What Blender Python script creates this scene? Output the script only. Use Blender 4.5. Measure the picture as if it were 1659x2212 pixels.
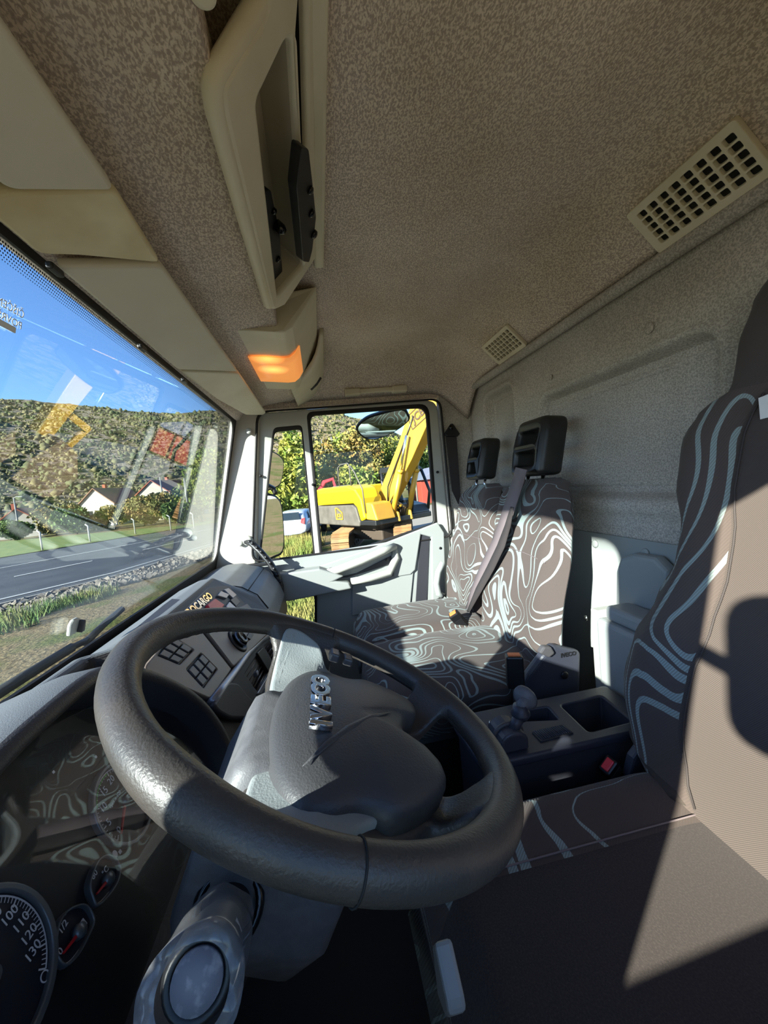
import bpy, bmesh, math, random
import numpy as np
from mathutils import Vector, Matrix, noise
random.seed(7)
sc = bpy.context.scene
for o in list(bpy.data.objects):
    bpy.data.objects.remove(o)

# ------------------------------------------------------------------ camera
# world: X across the cab to the passenger door, Y forward, Z up, ground outside at z = 0
F, CX, CY, CZ = 840.0, 829.5, 1106.0, 2.3
_vx = np.array([690 - CX, CY - 1060, -F]); _vx /= np.linalg.norm(_vx)
_up = np.cross(_vx, -np.array([1, .103, 0.])); _up /= np.linalg.norm(_up)
if _up[1] < 0: _up = -_up
_vy = np.cross(_up, _vx)
RC = np.array([_vx, _vy, _up])          # world = RC @ cam
CAMP = np.array([0, 0, CZ])
cam = bpy.data.objects.new('camera', bpy.data.cameras.new('camera'))
sc.collection.objects.link(cam)
cam.matrix_world = Matrix.Translation(CAMP) @ Matrix([list(r) for r in RC]).to_4x4()
cam.data.sensor_fit = 'HORIZONTAL'; cam.data.sensor_width = 36.0
cam.data.lens = 36.0 * F / 1659.0
cam.data.clip_start = .01; cam.data.clip_end = 2000
sc.camera = cam

# ------------------------------------------------------------------ light
SUN_DIR = Vector((.565, -.735, -.370)).normalized()      # direction the light travels
w = bpy.data.worlds.new('sky'); sc.world = w; w.use_nodes = True
nt = w.node_tree; bg = nt.nodes['Background']
sky = nt.nodes.new('ShaderNodeTexSky'); sky.sky_type = 'NISHITA'; sky.sun_disc = False
sky.sun_elevation = math.asin(-SUN_DIR.z)
sky.sun_rotation = math.atan2(-SUN_DIR.x, -SUN_DIR.y)
sky.altitude = 100; sky.air_density = .9; sky.dust_density = .3; sky.ozone_density = 5.0
nt.links.new(sky.outputs[0], bg.inputs[0]); bg.inputs[1].default_value = .22
sun = bpy.data.objects.new('sun', bpy.data.lights.new('sun', 'SUN')); sc.collection.objects.link(sun)
sun.data.energy = 13.0; sun.data.color = (1, .90, .76); sun.data.angle = math.radians(.6)
sun.rotation_euler = SUN_DIR.to_track_quat('-Z', 'Y').to_euler()
vs = sc.view_settings
vs.view_transform = 'Standard'; vs.look = 'None'; vs.gamma = 1; vs.use_curve_mapping = False
vs.exposure = 1.05

# ------------------------------------------------------------------ helpers
def ray(px, py):
    return RC @ np.array([px - CX, CY - py, -F])
def P(px, py, X=None, Y=None, Z=None):
    d = ray(px, py)
    t = X / d[0] if X is not None else Y / d[1] if Y is not None else (Z - CZ) / d[2]
    return Vector(CAMP + d * t)
def PL(px, py, p0, n):
    d = ray(px, py); p0 = np.array(p0, float); n = np.array(n, float)
    return Vector(CAMP + d * (((p0 - CAMP) @ n) / (d @ n)))
def frame(o, ux, uy):
    ux = Vector(ux).normalized(); uz = ux.cross(Vector(uy)).normalized(); uy = uz.cross(ux)
    m = Matrix((ux, uy, uz)).transposed().to_4x4(); m.translation = Vector(o); return m
def onf(M, px, py, h=0.0):
    """pixel -> local 2-D point on the plane of frame M (raised by h)"""
    n = M.col[2].to_3d(); o = M.translation + n * h
    q = M.inverted() @ PL(px, py, o, n); return (q.x, q.y)
def sr(r, g, b):
    f = lambda c: (c / 255 / 12.92) if c / 255 <= .04045 else ((c / 255 + .055) / 1.055) ** 2.4
    return (f(r), f(g), f(b))

MATS = {}
def mat(name, col, rough=.5, metal=0., spec=.5, bump=None, var=None, coat=0., emit=None, alpha=None, trans=0., sheen=0.):
    m = bpy.data.materials.new(name); m.use_nodes = True; MATS[name] = m
    n = m.node_tree.nodes; l = m.node_tree.links; b = n['Principled BSDF']
    b.inputs['Base Color'].default_value = (*col, 1); b.inputs['Roughness'].default_value = rough
    b.inputs['Metallic'].default_value = metal; b.inputs['Specular IOR Level'].default_value = spec
    b.inputs['Coat Weight'].default_value = coat; b.inputs['Transmission Weight'].default_value = trans
    b.inputs['Sheen Weight'].default_value = sheen
    if emit:
        b.inputs['Emission Color'].default_value = (*emit[0], 1); b.inputs['Emission Strength'].default_value = emit[1]
    tc = n.new('ShaderNodeTexCoord')
    if var:
        sc_, c2, lo, hi = var[:4]
        t = n.new('ShaderNodeTexNoise'); t.inputs['Scale'].default_value = sc_; t.inputs['Detail'].default_value = var[4] if len(var) > 4 else 4
        l.new(tc.outputs['Object'], t.inputs['Vector'])
        r = n.new('ShaderNodeValToRGB'); r.color_ramp.elements[0].position = lo; r.color_ramp.elements[1].position = hi
        r.color_ramp.elements[0].color = (*col, 1); r.color_ramp.elements[1].color = (*c2, 1)
        l.new(t.outputs['Fac'], r.inputs['Fac']); l.new(r.outputs['Color'], b.inputs['Base Color'])
    if bump:
        t2 = n.new('ShaderNodeTexNoise'); t2.inputs['Scale'].default_value = bump[0]; t2.inputs['Detail'].default_value = 3
        l.new(tc.outputs['Object'], t2.inputs['Vector'])
        bp = n.new('ShaderNodeBump'); bp.inputs['Strength'].default_value = bump[1]; bp.inputs['Distance'].default_value = bump[2] if len(bump) > 2 else .001
        l.new(t2.outputs['Fac'], bp.inputs['Height']); l.new(bp.outputs['Normal'], b.inputs['Normal'])
    return m

def glass_mat(name, tint, boost=1.0, rough=0.0, film=0.0, filmcol=(.6, .6, .6)):
    m = bpy.data.materials.new(name); m.use_nodes = True; MATS[name] = m
    n = m.node_tree.nodes; l = m.node_tree.links; n.clear()
    out = n.new('ShaderNodeOutputMaterial'); mx = n.new('ShaderNodeMixShader')
    tr = n.new('ShaderNodeBsdfTransparent'); tr.inputs[0].default_value = (*tint, 1)
    gl = n.new('ShaderNodeBsdfGlossy'); gl.inputs['Roughness'].default_value = rough
    fr = n.new('ShaderNodeLayerWeight'); fr.inputs['Blend'].default_value = .5        # Schlick from the facing angle
    pw = n.new('ShaderNodeMath'); pw.operation = 'POWER'; pw.inputs[1].default_value = 5; l.new(fr.outputs['Facing'], pw.inputs[0])
    ma = n.new('ShaderNodeMath'); ma.operation = 'MULTIPLY_ADD'; ma.inputs[1].default_value = .96; ma.inputs[2].default_value = .04; l.new(pw.outputs[0], ma.inputs[0])
    mu = n.new('ShaderNodeMath'); mu.operation = 'MULTIPLY'; mu.use_clamp = True; mu.inputs[1].default_value = boost
    l.new(ma.outputs[0], mu.inputs[0]); l.new(mu.outputs[0], mx.inputs[0])
    base = tr.outputs[0]
    if film:
        df = n.new('ShaderNodeBsdfDiffuse'); df.inputs[0].default_value = (*filmcol, 1)
        m2 = n.new('ShaderNodeMixShader'); m2.inputs[0].default_value = film
        l.new(tr.outputs[0], m2.inputs[1]); l.new(df.outputs[0], m2.inputs[2]); base = m2.outputs[0]
    l.new(base, mx.inputs[1]); l.new(gl.outputs[0], mx.inputs[2]); l.new(mx.outputs[0], out.inputs[0])
    return m

def link(o, parent=None):
    sc.collection.objects.link(o)
    if parent is not None:
        o.parent = parent
        o.matrix_parent_inverse = parent.matrix_basis.inverted()
    return o
def props(o, label=None, cat=None, group=None, kind=None):
    if label: o['label'] = label
    if cat: o['category'] = cat
    if group: o['group'] = group
    if kind: o['kind'] = kind
    return o
def empty(name, loc, label=None, cat=None, group=None, kind=None, rz=0):
    e = bpy.data.objects.new(name, None); e.empty_display_size = .05
    e.location = loc; e.rotation_euler = (0, 0, rz); sc.collection.objects.link(e)
    e.matrix_basis = Matrix.Translation(Vector(loc)) @ Matrix.Rotation(rz, 4, 'Z')
    return props(e, label, cat, group, kind)

def finish(me, name, m, parent, smooth=False, bevel=0., sub=0, seg=2, local=False, angle=40):
    if m is not None and len(me.materials) == 0:
        for k in (m if isinstance(m, (list, tuple)) else [m]):
            me.materials.append(MATS[k] if isinstance(k, str) else k)
    if smooth:
        me.polygons.foreach_set('use_smooth', [True] * len(me.polygons))
    o = bpy.data.objects.new(name, me)
    sc.collection.objects.link(o)
    if parent is not None:
        o.parent = parent
        if not local: o.matrix_parent_inverse = parent.matrix_basis.inverted() if parent.parent is None else (parent.parent.matrix_basis).inverted() if False else Matrix(wmat(parent)).inverted()
    if bevel:
        b = o.modifiers.new('bevel', 'BEVEL'); b.width = bevel; b.segments = seg; b.limit_method = 'ANGLE'; b.angle_limit = math.radians(angle)
        b.harden_normals = False
    if sub:
        s = o.modifiers.new('subsurf', 'SUBSURF'); s.levels = sub; s.render_levels = sub
    return o
def wmat(o):
    m = o.matrix_basis.copy()
    if o.parent is not None: m = wmat(o.parent) @ o.matrix_parent_inverse @ m
    return m
def add(name, verts, faces, m, parent=None, smooth=False, bevel=0., sub=0, fm=None, M=None, local=False, seg=2, angle=40):
    me = bpy.data.meshes.new(name)
    if M is not None: verts = [M @ Vector(v) for v in verts]
    me.from_pydata([tuple(v) for v in verts], [], faces)
    bm = bmesh.new(); bm.from_mesh(me); bmesh.ops.recalc_face_normals(bm, faces=bm.faces); bm.to_mesh(me); bm.free()
    o = finish(me, name, m, parent, smooth, bevel, sub, seg, local, angle)
    if fm:
        for i, p in enumerate(me.polygons): p.material_index = fm[i]
    return o
def boxv(x0, x1, y0, y1, z0, z1):
    return [(x0, y0, z0), (x1, y0, z0), (x1, y1, z0), (x0, y1, z0), (x0, y0, z1), (x1, y0, z1), (x1, y1, z1), (x0, y1, z1)]
BF = [(0, 3, 2, 1), (4, 5, 6, 7), (0, 1, 5, 4), (1, 2, 6, 5), (2, 3, 7, 6), (3, 0, 4, 7)]
def box(name, x0, x1, y0, y1, z0, z1, m, parent=None, bevel=.003, M=None, **k):
    return add(name, boxv(x0, x1, y0, y1, z0, z1), BF, m, parent, bevel=bevel, M=M, **k)
def boxes(name, lst, m, parent=None, bevel=0., M=None, **k):
    v = []; f = []
    for b in lst:
        i = len(v); v += boxv(*b); f += [tuple(i + j for j in q) for q in BF]
    return add(name, v, f, m, parent, bevel=bevel, M=M, **k)
def prism(name, pts, d, m, parent=None, bevel=.003, **k):
    """polygon of 3-D points extruded by vector d"""
    d = Vector(d); n = len(pts); v = [Vector(p) for p in pts] + [Vector(p) + d for p in pts]
    f = [tuple(range(n)), tuple(range(2 * n - 1, n - 1, -1))] + [(i, (i + 1) % n, (i + 1) % n + n, i + n) for i in range(n)]
    return add(name, v, f, m, parent, bevel=bevel, **k)
def loft(name, rings, m, parent=None, caps=True, closed=True, smooth=True, sub=0, fm=None, **k):
    n = len(rings[0]); v = [p for r in rings for p in r]; f = []
    for i in range(len(rings) - 1):
        for j in range(n if closed else n - 1):
            a = i * n + j; b = i * n + (j + 1) % n
            f.append((a, b, b + n, a + n))
    if caps:
        f.append(tuple(range(n - 1, -1, -1))); f.append(tuple(range((len(rings) - 1) * n, len(rings) * n)))
    return add(name, v, f, m, parent, smooth=smooth, sub=sub, fm=fm, **k)
def tube(name, path, r, m, parent=None, n=10, cyc=False, caps=True, smooth=True, flat=1.0, upv=(0, 0, 1), **k):
    path = [Vector(p) for p in path]; R_ = r if isinstance(r, (list, tuple)) else [r] * len(path)
    rings = []; N = len(path); prev = None
    for i, p in enumerate(path):
        t = (path[(i + 1) % N] - path[i - 1]) if cyc else (path[min(i + 1, N - 1)] - path[max(i - 1, 0)])
        t = t.normalized()
        u = Vector(upv) if prev is None else prev
        u = (u - t * u.dot(t))
        if u.length < 1e-4: u = Vector((1, .1, 0)); u = u - t * u.dot(t)
        u.normalize(); prev = u; s = t.cross(u)
        rings.append([p + (u * math.cos(a) * flat + s * math.sin(a)) * R_[i] for a in [2 * math.pi * j / n for j in range(n)]])
    if cyc:
        v = [q for rr in rings for q in rr]; f = []
        for i in range(N):
            for j in range(n):
                a = i * n + j; b = i * n + (j + 1) % n; c = ((i + 1) % N) * n + (j + 1) % n; d = ((i + 1) % N) * n + j
                f.append((a, b, c, d))
        return add(name, v, f, m, parent, smooth=smooth, **k)
    return loft(name, rings, m, parent, caps=caps, smooth=smooth, **k)
def lathe(name, prof, M, m, parent=None, n=24, smooth=True, **k):
    rings = [[M @ Vector((r * math.cos(2 * math.pi * j / n), r * math.sin(2 * math.pi * j / n), z)) for j in range(n)] for r, z in prof]
    return loft(name, rings, m, parent, smooth=smooth, **k)
def rpoly(pts, r, n=5):
    out = []; N = len(pts)
    for i in range(N):
        p = Vector((*pts[i][:2], 0)); a = Vector((*pts[i - 1][:2], 0)); b = Vector((*pts[(i + 1) % N][:2], 0))
        ri = r[i] if isinstance(r, (list, tuple)) else r
        da = (a - p); db = (b - p); ri = min(ri, da.length * .48, db.length * .48)
        if ri < 1e-5: out.append((p.x, p.y)); continue
        q0 = p + da.normalized() * ri; q1 = p + db.normalized() * ri
        for k in range(n + 1):
            t = k / n; q = q0 * (1 - t) ** 2 + p * 2 * t * (1 - t) + q1 * t * t
            out.append((q.x, q.y))
    return out
def plate_mesh(outer, holes, th, bevel=0., res=2):
    cu = bpy.data.curves.new('tmp', 'CURVE'); cu.dimensions = '2D'; cu.fill_mode = 'BOTH'
    cu.extrude = max(th / 2 - bevel, 1e-5); cu.bevel_depth = bevel; cu.bevel_resolution = res; cu.offset = -bevel
    for pl in [outer] + list(holes):
        s = cu.splines.new('POLY'); s.points.add(len(pl) - 1); s.use_cyclic_u = True
        for i, p in enumerate(pl): s.points[i].co = (p[0], p[1], 0, 1)
    ob = bpy.data.objects.new('tmp', cu)
    me = bpy.data.meshes.new_from_object(ob)
    bpy.data.objects.remove(ob); bpy.data.curves.remove(cu)
    me.materials.clear()
    return me
def plate(name, outer, holes, M, th, m, parent=None, bevel=0., z=0., smooth=False, local=False):
    me = plate_mesh(outer, holes, th, bevel); me.name = name
    me.transform(M @ Matrix.Translation((0, 0, z)))
    o = finish(me, name, m, parent, smooth, local=local)
    return o
def text(name, body, size, M, m, parent=None, ext=.0005, align='CENTER', bold=False, sx=1.0, bev=0.):
    cu = bpy.data.curves.new('tmp', 'FONT'); cu.body = body; cu.size = size; cu.extrude = ext; cu.align_x = align; cu.align_y = 'CENTER'
    cu.bevel_depth = bev; cu.resolution_u = 3
    if bold: cu.offset = size * .03
    ob = bpy.data.objects.new('tmp', cu); me = bpy.data.meshes.new_from_object(ob)
    bpy.data.objects.remove(ob); bpy.data.curves.remove(cu); me.materials.clear(); me.name = name
    me.transform(M @ Matrix.Diagonal((sx, 1, 1, 1)))
    return finish(me, name, m, parent)
def circ(r, n=32, cx=0, cy=0, ry=None):
    return [(cx + r * math.cos(2 * math.pi * i / n), cy + (ry or r) * math.sin(2 * math.pi * i / n)) for i in range(n)]
def sstep(a, b, x):
    t = min(max((x - a) / (b - a), 0), 1); return t * t * (3 - 2 * t)
def sgnpow(c, e): return math.copysign(abs(c) ** e, c)

# ------------------------------------------------------------------ materials
def speckle(name, c1, c2, scale=230, lo=.46, hi=.56, stretch=(1, 1, 1), dirt=None):
    m = mat(name, c1, .95, spec=.15); n = m.node_tree.nodes; l = m.node_tree.links; b = n['Principled BSDF']
    tc = n.new('ShaderNodeTexCoord'); mp = n.new('ShaderNodeMapping'); mp.inputs['Scale'].default_value = stretch
    l.new(tc.outputs['Object'], mp.inputs['Vector'])
    t = n.new('ShaderNodeTexNoise'); t.inputs['Scale'].default_value = scale; t.inputs['Detail'].default_value = 1.5; t.inputs['Distortion'].default_value = .6
    l.new(mp.outputs[0], t.inputs['Vector'])
    r = n.new('ShaderNodeValToRGB'); r.color_ramp.elements[0].position = lo; r.color_ramp.elements[1].position = hi
    r.color_ramp.elements[0].color = (*c2, 1); r.color_ramp.elements[1].color = (*c1, 1); l.new(t.outputs['Fac'], r.inputs['Fac'])
    t2 = n.new('ShaderNodeTexNoise'); t2.inputs['Scale'].default_value = 3.5; t2.inputs['Detail'].default_value = 5; l.new(tc.outputs['Object'], t2.inputs['Vector'])
    r2 = n.new('ShaderNodeValToRGB'); r2.color_ramp.elements[0].position = .35; r2.color_ramp.elements[1].position = .65
    r2.color_ramp.elements[0].color = (.82, .80, .76, 1); r2.color_ramp.elements[1].color = (1, 1, 1, 1); l.new(t2.outputs['Fac'], r2.inputs['Fac'])
    mx = n.new('ShaderNodeMix'); mx.data_type = 'RGBA'; mx.blend_type = 'MULTIPLY'; mx.inputs[0].default_value = 1
    l.new(r.outputs[0], mx.inputs[6]); l.new(r2.outputs[0], mx.inputs[7]); l.new(mx.outputs[2], b.inputs['Base Color'])
    bp = n.new('ShaderNodeBump'); bp.inputs['Strength'].default_value = .35; bp.inputs['Distance'].default_value = .0015
    l.new(t.outputs['Fac'], bp.inputs['Height']); l.new(bp.outputs[0], b.inputs['Normal'])
    return m
speckle('headliner', (.82, .715, .61), (.47, .385, .33), 210, .42, .60, (1, 1.6, 1))
speckle('wall_felt', (.58, .545, .49), (.36, .33, .30), 260, .40, .60)
mat('beige_plastic', sr(222, 213, 188), .55, bump=(900, .12), var=(5, sr(206, 196, 168), .4, .7))
mat('beige_yellow', sr(226, 214, 176), .6, bump=(900, .12), var=(7, sr(204, 186, 142), .45, .7))
mat('header_plastic', sr(214, 206, 186), .6, bump=(700, .15), var=(4, sr(204, 195, 175), .4, .7))
mat('grey_plastic', sr(150, 154, 152), .5, bump=(700, .12))
mat('pale_plastic', sr(176, 176, 168), .5, bump=(700, .1))
mat('dash_top', sr(104, 107, 110), .5, bump=(700, .35, .0015), var=(8, sr(96, 98, 100), .4, .7))
mat('dash_dark', sr(54, 50, 49), .5, bump=(500, .4, .0015))
mat('dash_panel', sr(112, 100, 90), .42, bump=(900, .15))
mat('dash_low', sr(46, 46, 52), .55, bump=(600, .3, .0015))
mat('black_plastic', sr(22, 22, 24), .45, bump=(600, .15))
mat('black_gloss', sr(10, 11, 14), .2)
mat('switch', sr(74, 72, 74), .4, spec=.4)
mat('silver_trim', sr(150, 152, 160), .35, metal=.6)
mat('chrome', (.8, .8, .82), .12, metal=1)
mat('rim_leather', sr(56, 53, 51), .42, bump=(380, .45, .0012), spec=.5, var=(20, sr(66, 60, 55), .4, .7))
mat('hub_grey', sr(140, 146, 146), .5, bump=(420, .4, .0012))
mat('hub_cover', sr(64, 64, 66), .45, bump=(420, .5, .0012))
mat('column_grey', sr(92, 92, 95), .5, bump=(600, .3, .001), var=(60, sr(100, 100, 103), .45, .6))
mat('console_navy', sr(52, 54, 64), .42, bump=(700, .2))
mat('rubber', sr(18, 18, 18), .75)
mat('seal', sr(20, 16, 14), .6)
mat('belt', sr(112, 100, 102), .7, bump=(900, .3))
mat('belt_dark', sr(52, 46, 46), .8, bump=(900, .3))
mat('headrest', sr(34, 34, 33), .38, bump=(700, .2))
mat('orange_button', sr(230, 120, 60), .5)
mat('red_button', sr(220, 50, 60), .4)
mat('white_paint', (.75, .75, .75), .4)
mat('gauge_white', (.8, .8, .84), .5)
mat('gauge_green', sr(70, 170, 60), .5)
mat('gauge_red', sr(200, 20, 35), .4)
mat('gauge_face', sr(22, 22, 34), .5)
mat('gauge_ring', sr(120, 125, 130), .35, metal=.5)
mat('cluster_face', sr(14, 14, 16), .5)
mat('pillar_paint', sr(196, 190, 178), .6, bump=(300, .4, .001))
mat('belt_buckle', sr(20, 20, 22), .4)
mat('sky_blue_plastic', sr(50, 80, 130), .4)
glass_mat('windshield_glass', (.79, .86, .90), 1.7)
glass_mat('door_glass', (.93, .97, .96), .35)
glass_mat('cluster_glass', (.95, .95, .95), .9)
glass_mat('clear_film', (.93, .93, .94), .9, .12, .16, (.62, .62, .66))

def contour(name, base, line, scale, bands, seed, width=.16, stretch=(1, 1, 1), weave=900):
    m = mat(name, base, .9, spec=.12, sheen=.1); n = m.node_tree.nodes; l = m.node_tree.links; b = n['Principled BSDF']
    tc = n.new('ShaderNodeTexCoord'); mp = n.new('ShaderNodeMapping'); mp.inputs['Scale'].default_value = stretch; mp.inputs['Location'].default_value = (seed, seed * .7, seed * .3)
    l.new(tc.outputs['Object'], mp.inputs['Vector'])
    t = n.new('ShaderNodeTexNoise'); t.inputs['Scale'].default_value = scale; t.inputs['Detail'].default_value = .3; t.inputs['Distortion'].default_value = .7
    l.new(mp.outputs[0], t.inputs['Vector'])
    def math_(op, a, bb=None):
        q = n.new('ShaderNodeMath'); q.operation = op
        if isinstance(a, float): q.inputs[0].default_value = a
        else: l.new(a, q.inputs[0])
        if bb is not None:
            if isinstance(bb, float): q.inputs[1].default_value = bb
            else: l.new(bb, q.inputs[1])
        return q.outputs[0]
    def shifted(off):
        va = n.new('ShaderNodeVectorMath'); va.operation = 'ADD'; va.inputs[1].default_value = off; l.new(mp.outputs[0], va.inputs[0])
        q = n.new('ShaderNodeTexNoise'); q.inputs['Scale'].default_value = scale; q.inputs['Detail'].default_value = .3; q.inputs['Distortion'].default_value = .7
        l.new(va.outputs[0], q.inputs['Vector']); return math_('POWER', math_('SUBTRACT', q.outputs['Fac'], t.outputs['Fac']), 2.0)
    ep = .004
    g2 = math_('ADD', math_('ADD', shifted((ep, 0, 0)), shifted((0, ep, 0))), shifted((0, 0, ep)))
    gr = math_('DIVIDE', math_('SQRT', g2), ep)                      # slope of the field: keeps the lines evenly wide
    fr = math_('FRACT', math_('MULTIPLY', t.outputs['Fac'], float(bands)))
    ab = math_('ABSOLUTE', math_('SUBTRACT', fr, .5))
    tw = n.new('ShaderNodeTexNoise'); tw.inputs['Scale'].default_value = scale * 1.1; tw.inputs['Detail'].default_value = 0; l.new(mp.outputs[0], tw.inputs['Vector'])
    wd = math_('MULTIPLY', math_('MULTIPLY', math_('POWER', tw.outputs['Fac'], 2.0), float(width * 4 * bands)), gr)
    ln = math_('LESS_THAN', ab, wd)
    # diagonal weave breaks the line colour up
    wv = n.new('ShaderNodeTexWave'); wv.inputs['Scale'].default_value = weave / 6.0; wv.bands_direction = 'DIAGONAL'; l.new(tc.outputs['Object'], wv.inputs['Vector'])
    mw = math_('MULTIPLY', ln, math_('ADD', math_('MULTIPLY', wv.outputs['Fac'], .45), .55))
    mx = n.new('ShaderNodeMix'); mx.data_type = 'RGBA'; l.new(mw, mx.inputs[0]); mx.inputs[6].default_value = (*base, 1); mx.inputs[7].default_value = (*line, 1)
    l.new(mx.outputs[2], b.inputs['Base Color'])
    bp = n.new('ShaderNodeBump'); bp.inputs['Strength'].default_value = .3; bp.inputs['Distance'].default_value = .001
    l.new(wv.outputs['Fac'], bp.inputs['Height']); l.new(bp.outputs[0], b.inputs['Normal'])
    return m
SEATBASE = (.082, .064, .058); SEATLINE = (.27, .335, .325)
contour('seat_pattern', SEATBASE, SEATLINE, 5.6, 13, 2.3, .0024, (1, 1, 1))
contour('seat_pattern_big', SEATBASE, SEATLINE, 3.8, 11, 5.2, .0034, (1, 1, 1), 700)
m = mat('seat_plain', (.062, .050, .047), .9, spec=.12, sheen=.12)
n = m.node_tree.nodes; l = m.node_tree.links
tc = n.new('ShaderNodeTexCoord'); wv = n.new('ShaderNodeTexWave'); wv.inputs['Scale'].default_value = 230; wv.bands_direction = 'DIAGONAL'; l.new(tc.outputs['Object'], wv.inputs['Vector'])
r = n.new('ShaderNodeValToRGB'); r.color_ramp.elements[0].color = (.050, .041, .039, 1); r.color_ramp.elements[1].color = (.088, .071, .064, 1); l.new(wv.outputs['Fac'], r.inputs[0])
l.new(r.outputs[0], n['Principled BSDF'].inputs['Base Color'])
bp = n.new('ShaderNodeBump'); bp.inputs['Strength'].default_value = .3; bp.inputs['Distance'].default_value = .001; l.new(wv.outputs['Fac'], bp.inputs['Height']); l.new(bp.outputs[0], n['Principled BSDF'].inputs['Normal'])
mat('seat_cushion_plain', (.042, .034, .033), .95, spec=.1, bump=(500, .5, .001), var=(420, (.058, .047, .044), .42, .68, 2), sheen=.15)

XD, XL = 1.95, -.06      # inner planes of the passenger and the driver door
YR = -.82                # rear wall
# ------------------------------------------------------------------ cab shell
mat('door_grey', sr(146, 149, 147), .5, bump=(700, .15))
mat('floor_mat', sr(22, 22, 26), .7, bump=(300, .4, .001))
mat('body_white', sr(210, 208, 200), .4)
def S(o): o['kind'] = 'structure'; return o
S(box('floor', -.06, 1.97, -.86, .56, 1.11, 1.15, 'floor_mat', bevel=0))
S(box('wall_front', -.06, 1.97, .56, .60, 1.11, 1.985, 'floor_mat', bevel=0))

# ceiling: a felt skin that bends down to the rear wall and to the passenger side
def softp(x, k): return k * math.log1p(math.exp(min(x / k, 40)))
def zceil(x, y):
    d = softp(-.655 - y, .02) * 1.0 + softp(x - 1.80, .03) * 1.0
    return 2.885 - d
xs = [-.08 + i * (2.03 / 70) for i in range(71)]; ys = [.12 - i * (.92 / 50) for i in range(51)]
v = [(x, y, zceil(x, y)) for y in ys for x in xs] + [(x, y, 2.98) for y in ys for x in xs]
NX = len(xs); f = []
for j in range(len(ys) - 1):
    for i in range(NX - 1):
        a = j * NX + i; f.append((a, a + 1, a + 1 + NX, a + NX))
        b = a + NX * len(ys); f.append((b, b + NX, b + 1 + NX, b + 1))
K = NX * len(ys)
for i in range(NX - 1):
    f.append((i, i + K, i + 1 + K, i + 1)); q = (len(ys) - 1) * NX + i; f.append((q, q + 1, q + 1 + K, q + K))
for j in range(len(ys) - 1):
    a = j * NX; f.append((a, a + NX, a + NX + K, a + K)); a += NX - 1; f.append((a, a + K, a + NX + K, a + NX))
ceil_ = S(add('ceiling', v, f, 'headliner', smooth=True))
# roll moulding where the ceiling skin meets the rear wall
S(tube('trim_1', [(x, YR + .022, 2.728) for x in (-.06, .5, 1.0, 1.5, 1.93)], .017, 'wall_felt', n=10))
S(box('roof_panel', -.12, 2.02, -.88, .42, 2.985, 3.01, 'body_white', bevel=0))

# rear wall: felt heightfield with two pressed fields above, moulded plastic below
def sdrr(x, z, x0, x1, z0, z1, r):
    qx = abs(x - (x0 + x1) / 2) - ((x1 - x0) / 2 - r); qz = abs(z - (z0 + z1) / 2) - ((z1 - z0) / 2 - r)
    return math.hypot(max(qx, 0), max(qz, 0)) + min(max(qx, qz), 0) - r
FIELDS = [(.675, 1.31, 2.195, 2.545, .05), (1.50, 1.77, 2.195, 2.655, .04), (-.02, .62, 2.195, 2.50, .05)]
def ywall(x, z):
    d = 0
    for (x0, x1, z0, z1, r) in FIELDS:
        s = sdrr(x, z, x0, x1, z0, z1, r)
        d += -.034 * sstep(.004, -.018, s) + .010 * math.exp(-((s - .012) / .012) ** 2) + .010 * math.exp(-((s + .038) / .008) ** 2)
    d += .010 * math.exp(-((z - 2.165) / .016) ** 2)
    return YR + d
nx, nz = 320, 130; zlo, zhi = 2.085, 2.75
v = []; f = []
for j in range(nz):
    for i in range(nx):
        x = -.06 + 2.01 * i / (nx - 1); z = zlo + (zhi - zlo) * j / (nz - 1); v.append((x, ywall(x, z), z))
for j in range(nz - 1):
    for i in range(nx - 1):
        a = j * nx + i; f.append((a, a + 1, a + 1 + nx, a + nx))
B = len(v); v += [(-.06, YR - .03, zlo), (1.95, YR - .03, zlo), (1.95, YR - .03, zhi), (-.06, YR - .03, zhi)]
f.append((B, B + 3, B + 2, B + 1)); f.append(tuple([B, B + 1] + list(range(nx - 1, -1, -1)))); f.append(tuple([B + 2, B + 3] + list(range((nz - 1) * nx, nz * nx))))
wr = S(add('wall_rear', v, f, 'wall_felt', smooth=True))
for (px, py, r) in ((1402, 709, .013), (1190, 815, .009)):
    p = P(px, py, Y=YR + .004); lathe('trim_button', [(r, 0), (r, .003), (r * .7, .005), (.001, .0055)], frame((p.x, YR + .003, p.z), (-1, 0, 0), (0, 0, 1)), 'wall_felt', wr, 20)
wl_ = S(box('wall_rear_lower', -.06, 1.95, YR - .03, YR + .004, 1.15, 2.085, 'grey_plastic', bevel=0))
for (px, py) in ((1283, 1175), (1391, 1195)):
    p = P(px, py, Y=YR + .01); lathe('trim_button', [(.012, 0), (.012, .004), (.008, .006), (.001, .0065)], frame((p.x, YR + .004, p.z), (-1, 0, 0), (0, 0, 1)), 'grey_plastic', wl_, 20)
# moulded hump in the lower rear panel
prism('hump', [P(*p, Y=YR + .005) for p in ((1350, 1350), (1352, 1230), (1362, 1200), (1390, 1192), (1440, 1200), (1470, 1230), (1470, 1350))], (0, .035, 0), 'grey_plastic', wl_, .012, seg=3)
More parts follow.
